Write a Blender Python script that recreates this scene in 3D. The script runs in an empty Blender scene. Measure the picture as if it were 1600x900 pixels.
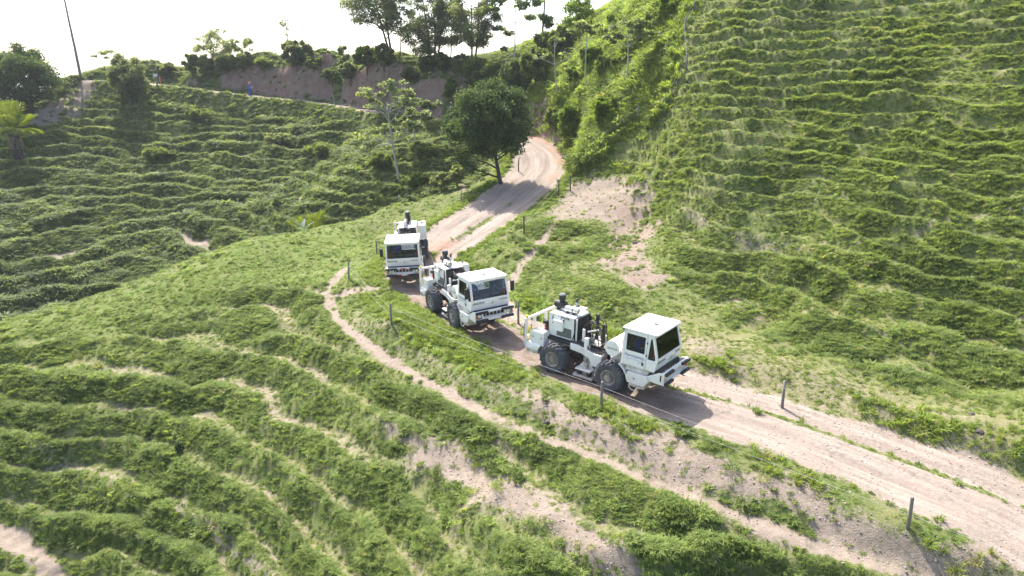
import bpy, bmesh, math, random, time
import numpy as np
from mathutils import Vector, Matrix, Euler, Quaternion
T0 = time.time()
R = math.radians
S = bpy.context.scene
C = S.collection

# ------------------------------------------------------------------ camera, world, sun, exposure
CAMZ, PITCH, FOC = 12.0, R(17.0), 1067.0 / 1600.0 * 36.0
cd = bpy.data.cameras.new('camera'); cam = bpy.data.objects.new('camera', cd); C.objects.link(cam)
cam.location = (0, 0, CAMZ); cam.rotation_euler = (R(90) - PITCH, 0, 0)
cd.lens = FOC; cd.sensor_width = 36.0; cd.clip_start = 0.1; cd.clip_end = 6000
S.camera = cam

SUN_EL, SUN_AZ = R(54.0), R(-28.0)          # azimuth from +Y, negative = to the left of the view
w = bpy.data.worlds.new('World'); S.world = w; w.use_nodes = True
nt = w.node_tree; nt.nodes.clear()
sky = nt.nodes.new('ShaderNodeTexSky'); sky.sky_type = 'NISHITA'; sky.sun_disc = False
sky.sun_elevation = SUN_EL; sky.sun_rotation = SUN_AZ; sky.air_density = 0.8; sky.dust_density = 2.6; sky.ozone_density = 0.3
bg = nt.nodes.new('ShaderNodeBackground'); bg.inputs[1].default_value = 0.15
wo = nt.nodes.new('ShaderNodeOutputWorld')
nt.links.new(sky.outputs[0], bg.inputs[0]); nt.links.new(bg.outputs[0], wo.inputs[0])
sl = bpy.data.lights.new('sun', 'SUN'); sl.energy = 3.8; sl.angle = R(0.53); sl.color = (1.0, 0.955, 0.88)
so = bpy.data.objects.new('sun', sl); C.objects.link(so); so.location = (-30, 60, 80)
SUNV = Vector((math.sin(SUN_AZ) * math.cos(SUN_EL), math.cos(SUN_AZ) * math.cos(SUN_EL), math.sin(SUN_EL)))
so.rotation_euler = SUNV.to_track_quat('Z', 'Y').to_euler()
S.view_settings.view_transform = 'Standard'; S.view_settings.look = 'None'
S.view_settings.exposure = 1.5; S.view_settings.gamma = 1.0
S.render.resolution_x, S.render.resolution_y = 1024, 576
S.cycles.max_bounces = 6; S.cycles.diffuse_bounces = 3; S.cycles.glossy_bounces = 2
S.cycles.transmission_bounces = 4; S.cycles.transparent_max_bounces = 8

# ------------------------------------------------------------------ small tools
def hidden_link(o, parent=None):
    C.objects.link(o)
    if parent: o.parent = parent
    return o

def tag(o, label=None, cat=None, group=None, kind=None):
    if label: o['label'] = label
    if cat: o['category'] = cat
    if group: o['group'] = group
    if kind: o['kind'] = kind
    return o

def empty(name, loc, rot=(0, 0, 0)):
    o = bpy.data.objects.new(name, None); C.objects.link(o)
    o.location = loc; o.rotation_euler = rot; o.empty_display_size = 0.3
    return o

def copy_tree(o, parent=None):
    c = o.copy(); C.objects.link(c); c.parent = parent
    for ch in list(o.children): copy_tree(ch, c)
    return c

class MB:
    """collects shapes, builds them as one mesh object"""
    def __init__(s): s.v = []; s.f = []; s.m = []; s.mats = []; s.sm = []
    def mi(s, m):
        if m not in s.mats: s.mats.append(m)
        return s.mats.index(m)
    def add(s, vs, fs, m, smooth=False):
        b = len(s.v); k = s.mi(m)
        s.v += [tuple(v) for v in vs]
        for f in fs:
            s.f.append([i + b for i in f]); s.m.append(k); s.sm.append(smooth)
    def box(s, c, d, m, rot=None, taper=None):
        hx, hy, hz = d[0] / 2, d[1] / 2, d[2] / 2
        vs = []
        for z in (-hz, hz):
            t = taper if (taper and z > 0) else 1.0
            for (x, y) in ((-hx, -hy), (hx, -hy), (hx, hy), (-hx, hy)):
                p = Vector((x * t, y * t, z))
                if rot is not None: p = rot @ p
                vs.append(p + Vector(c))
        s.add(vs, [(3, 2, 1, 0), (4, 5, 6, 7), (0, 1, 5, 4), (1, 2, 6, 5), (2, 3, 7, 6), (3, 0, 4, 7)], m)
    def cyl(s, p0, p1, r0, m, n=12, r1=None, caps=True, smooth=True):
        p0 = Vector(p0); p1 = Vector(p1); r1 = r0 if r1 is None else r1
        d = (p1 - p0).normalized()
        a = d.orthogonal().normalized(); b = d.cross(a)
        vs = []
        for p, r in ((p0, r0), (p1, r1)):
            for i in range(n):
                t = 2 * math.pi * i / n
                vs.append(p + a * (r * math.cos(t)) + b * (r * math.sin(t)))
        s.add(vs, [(i, (i + 1) % n, n + (i + 1) % n, n + i) for i in range(n)], m, smooth)
        if caps: s.add(vs, [tuple(range(n))[::-1], tuple(range(n, 2 * n))], m)
    def tube(s, pts, r, m, n=6, closed=False):
        pts = [Vector(p) for p in pts]; N = len(pts)
        rs = r if isinstance(r, (list, tuple)) else [r] * N
        vs = []; ref = None
        for i, p in enumerate(pts):
            if closed: d = pts[(i + 1) % N] - pts[i - 1]
            else: d = pts[min(i + 1, N - 1)] - pts[max(i - 1, 0)]
            d.normalize()
            if ref is None: ref = d.orthogonal().normalized()
            a = (ref - d * ref.dot(d))
            a = a.normalized() if a.length > 1e-5 else d.orthogonal().normalized()
            ref = a; b = d.cross(a)
            for k in range(n):
                t = 2 * math.pi * k / n
                vs.append(p + a * (rs[i] * math.cos(t)) + b * (rs[i] * math.sin(t)))
        fs = []
        for i in range(N if closed else N - 1):
            j = (i + 1) % N
            for k in range(n):
                fs.append((i * n + k, i * n + (k + 1) % n, j * n + (k + 1) % n, j * n + k))
        if not closed: fs += [tuple(range(n))[::-1], tuple(range((N - 1) * n, N * n))]
        s.add(vs, fs, m, True)
    def prism(s, poly, d, m):
        """poly: 3-D points of one face, d: extrusion vector"""
        n = len(poly); d = Vector(d)
        vs = [Vector(p) for p in poly] + [Vector(p) + d for p in poly]
        s.add(vs, [tuple(range(n))[::-1], tuple(range(n, 2 * n))] + [(i, (i + 1) % n, n + (i + 1) % n, n + i) for i in range(n)], m)
    def ring(s, outer, inner, d, m):
        """plate with a hole: outer and inner 3-D point loops of the same length, thickness vector d"""
        n = len(outer); d = Vector(d)
        o = [Vector(p) for p in outer]; q = [Vector(p) for p in inner]
        vs = o + q + [p + d for p in o] + [p + d for p in q]
        fs = []
        for i in range(n):
            j = (i + 1) % n
            fs += [(i, n + i, n + j, j), (2 * n + i, 2 * n + j, 3 * n + j, 3 * n + i), (i, j, 2 * n + j, 2 * n + i), (n + i, 3 * n + i, 3 * n + j, n + j)]
        s.add(vs, fs, m)
    def lathe(s, prof, m, n=32, axis='Y', smooth=True):
        """prof: (radius, position along the axis)"""
        vs = []
        for (r, h) in prof:
            for i in range(n):
                t = 2 * math.pi * i / n
                a, b = r * math.cos(t), r * math.sin(t)
                vs.append({'Y': (a, h, b), 'Z': (a, b, h), 'X': (h, a, b)}[axis])
        fs = []
        for k in range(len(prof) - 1):
            for i in range(n):
                j = (i + 1) % n
                fs.append((k * n + i, k * n + j, (k + 1) * n + j, (k + 1) * n + i))
        s.add(vs, fs, m, smooth)
    def build(s, name, parent=None, bevel=0.0):
        me = bpy.data.meshes.new(name)
        me.from_pydata(s.v, [], s.f)
        for m in s.mats: me.materials.append(m)
        me.polygons.foreach_set('material_index', s.m)
        me.polygons.foreach_set('use_smooth', s.sm)
        bm = bmesh.new(); bm.from_mesh(me)
        bmesh.ops.recalc_face_normals(bm, faces=bm.faces); bm.to_mesh(me); bm.free()
        me.update()
        o = bpy.data.objects.new(name, me); C.objects.link(o)
        if parent: o.parent = parent
        if bevel:
            b = o.modifiers.new('bevel', 'BEVEL'); b.width = bevel; b.segments = 2; b.limit_method = 'ANGLE'; b.angle_limit = R(40)
        return o

def np_mesh(name, co, quads, mats, parent=None, smooth=True, tris=None, midx=None):
    me = bpy.data.meshes.new(name)
    co = np.asarray(co, np.float32)
    me.vertices.add(len(co)); me.vertices.foreach_set('co', co.ravel())
    if quads is not None:
        k, q = 4, np.asarray(quads, np.int32)
    else:
        k, q = 3, np.asarray(tris, np.int32)
    me.loops.add(q.size); me.loops.foreach_set('vertex_index', q.ravel())
    me.polygons.add(len(q)); me.polygons.foreach_set('loop_start', np.arange(0, q.size, k, dtype=np.int32))
    me.polygons.foreach_set('use_smooth', np.full(len(q), smooth))
    for m in (mats if isinstance(mats, (list, tuple)) else [mats]): me.materials.append(m)
    if midx is not None: me.polygons.foreach_set('material_index', np.asarray(midx, np.int32))
    me.update(calc_edges=True); me.validate()
    o = bpy.data.objects.new(name, me); C.objects.link(o)
    if parent: o.parent = parent
    return o

def fattr(me, name, data):
    a = me.attributes.new(name, 'FLOAT', 'POINT'); a.data.foreach_set('value', np.asarray(data, np.float32).ravel())

# ------------------------------------------------------------------ numpy noise
def _hash(ix, iy, seed):
    h = (ix * 374761393 + iy * 668265263 + seed * 1274126177) & 0xFFFFFFFF
    h = ((h ^ (h >> 13)) * 1274126177) & 0xFFFFFFFF
    return ((h ^ (h >> 16)) & 0xFFFFFF) / float(0xFFFFFF)
def vnoise(x, y, seed=0):
    x = np.asarray(x, float); y = np.asarray(y, float)
    ix = np.floor(x).astype(np.int64); iy = np.floor(y).astype(np.int64)
    fx = x - ix; fy = y - iy
    fx = fx * fx * fx * (fx * (fx * 6 - 15) + 10); fy = fy * fy * fy * (fy * (fy * 6 - 15) + 10)
    a = _hash(ix, iy, seed); b = _hash(ix + 1, iy, seed); c = _hash(ix, iy + 1, seed); d = _hash(ix + 1, iy + 1, seed)
    return (a * (1 - fx) + b * fx) * (1 - fy) + (c * (1 - fx) + d * fx) * fy      # 0..1
def fbm(x, y, seed=0, o=3):
    t = 0; a = 0.5; s = 0
    for i in range(o):
        t = t + a * vnoise(x * 2 ** i + 17.3 * i, y * 2 ** i - 9.1 * i, seed + i); s += a; a *= 0.5
    return t / s
def sstep(a, b, x):
    t = np.clip((x - a) / (b - a), 0, 1); return t * t * (3 - 2 * t)

# ------------------------------------------------------------------ the lie of the land, surveyed from the photograph
_cp, _sp, F = math.cos(PITCH), math.sin(PITCH), 1067.0
def ray(px, py):
    u = (px - 800) / F; v = (450 - py) / F
    return u, _cp + v * _sp, -_sp + v * _cp
def PY(px, py, y):                       # point at forward distance y
    a, b, c = ray(px, py); t = y / b
    return (a * t, y, CAMZ + c * t)
def PZ(px, py, z):                       # point at height z
    a, b, c = ray(px, py); t = (z - CAMZ) / c
    return (a * t, b * t, z)

ROAD = [PZ(1800, 920, -1.3), PZ(1600, 810, -.9), PZ(1400, 728, -.5), PZ(1200, 655, -.2), PZ(1000, 600, 0), PZ(870, 553, 0),
        PZ(760, 500, 0), PZ(690, 455, 0.02), PZ(652, 425, .05), PZ(668, 398, .55), PZ(705, 370, 1.3), PZ(750, 340, 2.1), PZ(795, 310, 2.9), PZ(830, 280, 3.8),
        PZ(845, 252, 4.8), PZ(828, 226, 5.9), PZ(780, 208, 6.5), PZ(700, 190, 7.3)]
ROAD_W = [2.4, 2.4, 2.3, 2.2, 2.1, 2.1, 2.1, 2.1, 2.1, 2.3, 2.5, 2.6, 2.6, 2.5, 2.4, 2.4, 2.1, 1.5]
ROAD += [PY(600, 177, 88), PY(500, 161, 94.5), PY(391, 149, 98), PY(300, 138, 99.5), PY(240, 131, 100), PY(170, 126, 100)]
ROAD_W += [1.3, 1.3, 1.3, 1.3, 1.3, 1.0]
TRACK = [PZ(528, 430, -.1), PZ(512, 462, -.5), PZ(538, 510, -.7), PZ(600, 555, -.8), PZ(720, 625, -.85), PZ(820, 670, -.8), PZ(900, 702, -.8),
         PZ(1080, 780, -1.1), PZ(1250, 842, -1.3), PZ(1390, 892, -1.6), PZ(1520, 945, -1.9)]
TRACK_LOW = [PZ(-60, 800, -6.7), PZ(0, 832, -7.1), PZ(50, 865, -7.4), PZ(85, 905, -7.9), PZ(110, 960, -8.6)]

CP = []
def cy(*L): CP.extend(PY(*t) for t in L)
def cz(*L): CP.extend(PZ(*t) for t in L)
CP.extend(ROAD); CP.extend(TRACK)
# spur in front
cz((0, 560, -2.75), (180, 562, -2.75), (300, 592, -2.75), (480, 652, -2.8), (570, 725, -2.7), (700, 800, -2.6), (850, 890, -2.4),
   (0, 625, -3.9), (230, 640, -3.9), (330, 690, -4.0), (430, 760, -4.2), (560, 830, -3.8), (680, 905, -3.4),
   (0, 735, -5.6), (130, 727, -5.5), (250, 790, -5.6), (400, 890, -5.6), (0, 830, -7.0), (60, 870, -7.3), (90, 900, -7.7), (250, 900, -6.9),
   (310, 500, -1.9), (450, 420, -.3), (350, 480, -1.5), (200, 520, -2.2), (480, 560, -1.8), (600, 478, -.3), (560, 560, -1.2), (400, 560, -2.2),
   (612, 508, .05), (545, 437, .15), (700, 530, .05), (800, 585, .05), (938, 645, -.05), (1150, 705, -.35), (1418, 800, -.8),
   (900, 672, -.45), (1100, 745, -.75), (1300, 820, -1.15), (1000, 900, -2.2), (1200, 930, -2.5), (-200, 600, -3.6), (-200, 800, -7.5))
cy((0, 520, 37), (150, 470, 41), (300, 405, 47), (400, 375, 51), (520, 352, 55), (570, 372, 51))
CP += [(-14, 14, -8.2), (0, 10, -8.0), (-28, 12, -11.5), (14, 8, -5.5), (26, 4, -3.5), (0, 2, -10), (-40, 25, -10)]
# gully behind the spur and the shaded left hillside
cy((300, 394, 66), (150, 455, 60), (0, 505, 54), (450, 350, 66), (510, 337, 64), (600, 330, 59),
   (391, 330, 72), (391, 250, 83), (150, 200, 92), (150, 300, 78), (150, 400, 66), (0, 280, 78), (0, 400, 62), (0, 200, 88), (60, 170, 95),
   (127, 122, 100), (200, 138, 98), (600, 230, 75), (600, 290, 66), (690, 230, 70), (690, 300, 60), (735, 300, 57), (783, 286, 57.5), (650, 330, 56), (500, 250, 80), (-200, 190, 92), (-200, 400, 60))
CP += [(-22, 57, -5.6), (-37, 50, -8.4), (-13, 61, -2.6), (-60, 42, -11)]
# bank behind the upper track, ridge, skyline
cy((240, 98, 104.5), (400, 94, 102.3), (500, 97, 98.6), (600, 102, 92.0), (700, 107, 87.3), (770, 182, 79.5), (800, 112, 86), (690, 172, 83), (600, 166, 90.2),
   (500, 150, 97), (391, 141, 100), (250, 128, 102), (820, 70, 105), (900, 42, 108), (1000, 10, 112))
CP += [(-45, 125, 12.5), (-12, 122, 13.0), (-75, 120, 6), (-72, 104, 8.0), (10, 125, 18), (-52, 108, 13.6), (-41, 107, 14.5), (-33, 107, 14.6), (-25, 104, 14.6), (-17, 98, 14.2), (-11, 93, 13.8),
       (-34, 114, 14.0), (-24, 112, 14.0), (-14, 108, 14.0), (-4, 100, 14.6), (-3, 112, 15.6), (-30, 121, 13.0)]
# overgrown spur beside the road, fence line, right-hand hill
cy((850, 215, 67.5), (872, 188, 68.5), (850, 150, 74), (835, 120, 82), (930, 190, 60), (930, 110, 67.5), (930, 60, 79), (1000, 120, 60.5), (1000, 50, 66),
   (1050, 60, 61), (1050, 10, 63.5), (950, 225, 56.5), (1035, 170, 54.8), (1067, 50, 59.3), (1100, -20, 61.5), (880, 235, 61),
   (900, 270, 56.5), (960, 300, 51.5), (1010, 350, 46), (980, 420, 38), (850, 380, 43), (850, 430, 38.5), (830, 340, 47.5), (900, 470, 34.2), (1100, 480, 33), (1100, 540, 28.6),
   (1200, 550, 28), (1300, 600, 25.1), (1450, 660, 22.3), (1580, 700, 20.5), (1200, 470, 33), (1200, 300, 42), (1200, 150, 48.6), (1200, 0, 57),
   (1400, 560, 27), (1400, 450, 31.5), (1400, 300, 37.5), (1400, 150, 44.5), (1400, 0, 53), (1600, 600, 24.3), (1600, 450, 29.5), (1600, 300, 34.5), (1600, 150, 40.5), (1600, 0, 47.5),
   (1100, 380, 39.5), (1100, 280, 44.8), (1100, 150, 51.6), (1050, 230, 50), (1000, 250, 53.3), (1200, -150, 67), (1500, -150, 62), (1850, 0, 41), (1850, 450, 26), (1850, 650, 19))
CP = np.array(CP)

def tps_fit(P, lam=0.02):
    s = 30.0; X = P[:, :2] / s; n = len(X)
    d2 = ((X[:, None] - X[None]) ** 2).sum(-1)
    K = 0.5 * d2 * np.log(d2 + 1e-12) + lam * 1e-2 * np.eye(n)
    A = np.zeros((n + 3, n + 3)); A[:n, :n] = K; A[:n, n] = 1; A[:n, n + 1:] = X; A[n, :n] = 1; A[n + 1:, :n] = X.T
    b = np.zeros(n + 3); b[:n] = P[:, 2]
    return np.linalg.solve(A, b), X, s
_W, _X, _s = tps_fit(CP)
def base_z(x, y):
    x = np.asarray(x, float).ravel() / _s; y = np.asarray(y, float).ravel() / _s
    out = np.empty(len(x)); n = len(_X); st = 40000
    for i in range(0, len(x), st):
        a, b = x[i:i + st, None], y[i:i + st, None]
        d2 = (a - _X[:, 0]) ** 2 + (b - _X[:, 1]) ** 2
        out[i:i + st] = (0.5 * d2 * np.log(d2 + 1e-12)) @ _W[:n] + _W[n] + _W[n + 1] * x[i:i + st] + _W[n + 2] * y[i:i + st]
    return out

def resample(poly, widths=None, step=0.6):
    P = np.array(poly, float)
    # Catmull-Rom
    Q = []; Wd = []
    for i in range(len(P) - 1):
        p0, p1, p2, p3 = P[max(i - 1, 0)], P[i], P[i + 1], P[min(i + 2, len(P) - 1)]
        n = max(2, int(np.linalg.norm(p2 - p1) / step))
        for k in range(n):
            t = k / n
            Q.append(0.5 * (2 * p1 + (p2 - p0) * t + (2 * p0 - 5 * p1 + 4 * p2 - p3) * t * t + (3 * p1 - p0 - 3 * p2 + p3) * t ** 3))
            if widths: Wd.append(widths[i] * (1 - t) + widths[i + 1] * t)
    Q.append(P[-1])
    if widths: Wd.append(widths[-1])
    return np.array(Q), (np.array(Wd) if widths else None)
ROADP, ROADWD = resample(ROAD, ROAD_W)
k = np.ones(9) / 9
zz = np.convolve(np.pad(ROADP[:, 2], 4, 'edge'), k, 'valid'); ROADP[:, 2] = zz
TRACKP, _ = resample(TRACK); TRACKLP, _ = resample(TRACK_LOW)
def near_poly(x, y, Q, maxd=9.0):
    """distance, index and signed side of the nearest point of a sampled line; far points get a big distance"""
    x = np.asarray(x, float).ravel(); y = np.asarray(y, float).ravel()
    d = np.full(len(x), 99.0); idx = np.zeros(len(x), int); side = np.zeros(len(x))
    m = (x > Q[:, 0].min() - maxd) & (x < Q[:, 0].max() + maxd) & (y > Q[:, 1].min() - maxd) & (y < Q[:, 1].max() + maxd)
    ii = np.nonzero(m)[0]
    T = np.gradient(Q[:, :2], axis=0); T /= np.linalg.norm(T, axis=1)[:, None] + 1e-9
    for i in range(0, len(ii), 40000):
        j = ii[i:i + 40000]
        dd = (x[j, None] - Q[:, 0]) ** 2 + (y[j, None] - Q[:, 1]) ** 2
        a = dd.argmin(1); d[j] = np.sqrt(dd[np.arange(len(j)), a]); idx[j] = a
        rx, ry = x[j] - Q[a, 0], y[j] - Q[a, 1]
        side[j] = np.sign(T[a, 0] * ry - T[a, 1] * rx)
        # perpendicular distance
        d[j] = np.where(d[j] < 3.5, np.abs(T[a, 0] * ry - T[a, 1] * rx) * 0.85 + d[j] * 0.15, d[j])
    return d, idx, side

def inpoly(x, y, poly):
    x = np.asarray(x); y = np.asarray(y); r = np.zeros(x.shape, bool); n = len(poly)
    for i in range(n):
        x0, y0 = poly[i][0], poly[i][1]; x1, y1 = poly[(i + 1) % n][0], poly[(i + 1) % n][1]
        c = ((y0 > y) != (y1 > y)) & (x < (x1 - x0) * (y - y0) / (y1 - y0 + 1e-12) + x0)
        r ^= c
    return r
def soft_poly(x, y, poly, soft, seed=3, nz=1.2, fr=0.35):
    """1 inside, 0 outside, ragged soft edge"""
    x = np.asarray(x, float); y = np.asarray(y, float)
    wx = x + (fbm(x * fr, y * fr, seed) - .5) * 2 * nz; wy = y + (fbm(x * fr + 31, y * fr, seed + 7) - .5) * 2 * nz
    d = np.full(x.shape, 1e9); n = len(poly)
    for i in range(n):
        ax, ay = poly[i][0], poly[i][1]; bx, by = poly[(i + 1) % n][0], poly[(i + 1) % n][1]
        vx, vy = bx - ax, by - ay; L = vx * vx + vy * vy + 1e-9
        t = np.clip(((wx - ax) * vx + (wy - ay) * vy) / L, 0, 1)
        d = np.minimum(d, np.hypot(wx - ax - t * vx, wy - ay - t * vy))
    d = np.where(inpoly(wx, wy, poly), d, -d)
    return sstep(-soft, soft, d)

# coarse copy of the base surface, for surveying outlines seen in the photograph onto the ground
_gx = np.arange(-100, 80.1, 0.5); _gy = np.arange(4, 131, 0.5)
_GX, _GY = np.meshgrid(_gx, _gy)
_GZ = base_z(_GX, _GY).reshape(_GX.shape)
def hz(x, y, G=None):
    G = _GZ if G is None else G
    fx = np.clip((np.asarray(x, float) + 100) / 0.5, 0, G.shape[1] - 1.001); fy = np.clip((np.asarray(y, float) - 4) / 0.5, 0, G.shape[0] - 1.001)
    ix = fx.astype(int); iy = fy.astype(int); fx = fx - ix; fy = fy - iy
    return (G[iy, ix] * (1 - fx) + G[iy, ix + 1] * fx) * (1 - fy) + (G[iy + 1, ix] * (1 - fx) + G[iy + 1, ix + 1] * fx) * fy
def hit(px, py, far=128.0, near=9.0):
    a, b, c = ray(px, py); t = np.arange(near, far, 0.05)
    z = CAMZ + c / b * t; g = hz(a / b * t, t)
    k = np.nonzero(z < g)[0]
    y = t[k[0]] if len(k) else far
    return (a / b * y, y, float(hz(a / b * y, y)))
def area(*L): return [hit(px, py)[:2] for px, py in L]
# ------------------------------------------------------------------ materials
def new_mat(name):
    m = bpy.data.materials.new(name); m.use_nodes = True
    m.node_tree.nodes.clear(); return m, m.node_tree
def N(nt, typ, **kw):
    n = nt.nodes.new(typ)
    for k_, v in kw.items():
        if k_.startswith('_'): n.inputs[int(k_[1:]) if k_[1:].isdigit() else k_[1:]].default_value = v
        else: setattr(n, k_, v)
    return n
def L(nt, a, b): nt.links.new(a, b)
def out(nt, sh):
    o = nt.nodes.new('ShaderNodeOutputMaterial'); nt.links.new(sh, o.inputs[0]); return o
def mixc(nt, fac, a, b, mode='MIX'):
    n = nt.nodes.new('ShaderNodeMix'); n.data_type = 'RGBA'; n.blend_type = mode
    for sock, v in ((n.inputs[0], fac), (n.inputs[6], a), (n.inputs[7], b)):
        if hasattr(v, 'is_output'): nt.links.new(v, sock)
        else: sock.default_value = v if not isinstance(v, tuple) else (*v, 1.0)
    return n.outputs[2]
def math_(nt, op, a, b=None, clamp=False):
    n = nt.nodes.new('ShaderNodeMath'); n.operation = op; n.use_clamp = clamp
    for i, v in enumerate((a, b)):
        if v is None: continue
        if hasattr(v, 'is_output'): nt.links.new(v, n.inputs[i])
        else: n.inputs[i].default_value = v
    return n.outputs[0]
def noise(nt, vec, scale, detail=4, rough=.55, dist=0):
    n = N(nt, 'ShaderNodeTexNoise'); n.inputs['Scale'].default_value = scale; n.inputs['Detail'].default_value = detail
    n.inputs['Roughness'].default_value = rough; n.inputs['Distortion'].default_value = dist
    nt.links.new(vec, n.inputs['Vector']); return n.outputs[0]
def ramp(nt, fac, lo, hi):
    n = N(nt, 'ShaderNodeMapRange', _1=lo, _2=hi); n.clamp = True; nt.links.new(fac, n.inputs[0]); return n.outputs[0]
def attr(nt, name, typ='GEOMETRY'):
    n = N(nt, 'ShaderNodeAttribute'); n.attribute_type = typ; n.attribute_name = name; return n.outputs['Fac']

def paint(name, col, rough=.5, metal=0., dirt=.0, dcol=(.30, .24, .19), scale=3.0, spec=.5, bump=0.0, mud=0.0):
    m, nt = new_mat(name)
    p = N(nt, 'ShaderNodeBsdfPrincipled'); p.inputs['Roughness'].default_value = rough; p.inputs['Metallic'].default_value = metal
    p.inputs['Specular IOR Level'].default_value = spec
    tc = N(nt, 'ShaderNodeTexCoord')
    n1 = noise(nt, tc.outputs['Object'], scale, 6, .65); n2 = noise(nt, tc.outputs['Object'], scale * 7, 4, .6)
    c = mixc(nt, ramp(nt, n2, .3, .75), tuple(v * .93 for v in col), tuple(min(1, v * 1.05) for v in col))
    if dirt:
        f = math_(nt, 'MULTIPLY', ramp(nt, n1, .62 - dirt * .35, .80 - dirt * .2), min(1., dirt * 1.6))
        f = math_(nt, 'MULTIPLY', f, ramp(nt, n2, .25, .6))
        c = mixc(nt, f, c, dcol)
        L(nt, math_(nt, 'ADD', math_(nt, 'MULTIPLY', f, .35), rough, True), p.inputs['Roughness'])
    if mud:                                    # splashed road dirt on the lower panels
        sx = N(nt, 'ShaderNodeSeparateXYZ'); L(nt, tc.outputs['Object'], sx.inputs[0])
        f = math_(nt, 'ADD', ramp(nt, sx.outputs[2], 1.55, .55), math_(nt, 'MULTIPLY', math_(nt, 'SUBTRACT', n1, .5), 1.8), True)
        f = math_(nt, 'MULTIPLY', f, math_(nt, 'MULTIPLY', ramp(nt, n2, .2, .7), mud)); c = mixc(nt, f, c, (.36, .285, .225))
        sm_ = N(nt, 'ShaderNodeMapping'); sm_.inputs['Scale'].default_value = (9, 9, .7); L(nt, tc.outputs['Object'], sm_.inputs[0])
        c = mixc(nt, math_(nt, 'MULTIPLY', ramp(nt, noise(nt, sm_.outputs[0], 1.3, 4, .6), .60, .78), mud * .45), c, (.40, .33, .26))
    L(nt, c, p.inputs['Base Color'])
    if bump:
        b = N(nt, 'ShaderNodeBump', _0=bump, _1=.02); L(nt, n2, b.inputs['Height']); L(nt, b.outputs[0], p.inputs['Normal'])
    out(nt, p.outputs[0]); return m

def leafmat(name, dark, light, trans=.35, rough=.5, dry=(.20, .17, .07), dryamt=0.0, source='INSTANCER', gloss=.3):
    """leaves and grass: reflect and let light through; 'tint' runs 0..1 from dark to light, over 1 towards dry"""
    m, nt = new_mat(name)
    t = attr(nt, 'tint', source)
    c = mixc(nt, ramp(nt, t, 0, 1), dark, light)
    c = mixc(nt, ramp(nt, t, 1.0, 1.6), c, dry)
    if dryamt:
        g = attr(nt, 'tipness', 'GEOMETRY')
        c = mixc(nt, math_(nt, 'MULTIPLY', g, dryamt), c, tuple(min(1, a * 1.5 + .02) for a in light))
    p = N(nt, 'ShaderNodeBsdfPrincipled'); p.inputs['Roughness'].default_value = rough; p.inputs['Specular IOR Level'].default_value = gloss
    L(nt, c, p.inputs['Base Color'])
    tr = N(nt, 'ShaderNodeBsdfTranslucent')
    L(nt, mixc(nt, 1.0, c, (1.25, 1.2, .55), 'MULTIPLY'), tr.inputs[0])
    mx = N(nt, 'ShaderNodeMixShader', _0=trans); L(nt, p.outputs[0], mx.inputs[1]); L(nt, tr.outputs[0], mx.inputs[2])
    out(nt, mx.outputs[0]); return m

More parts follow.
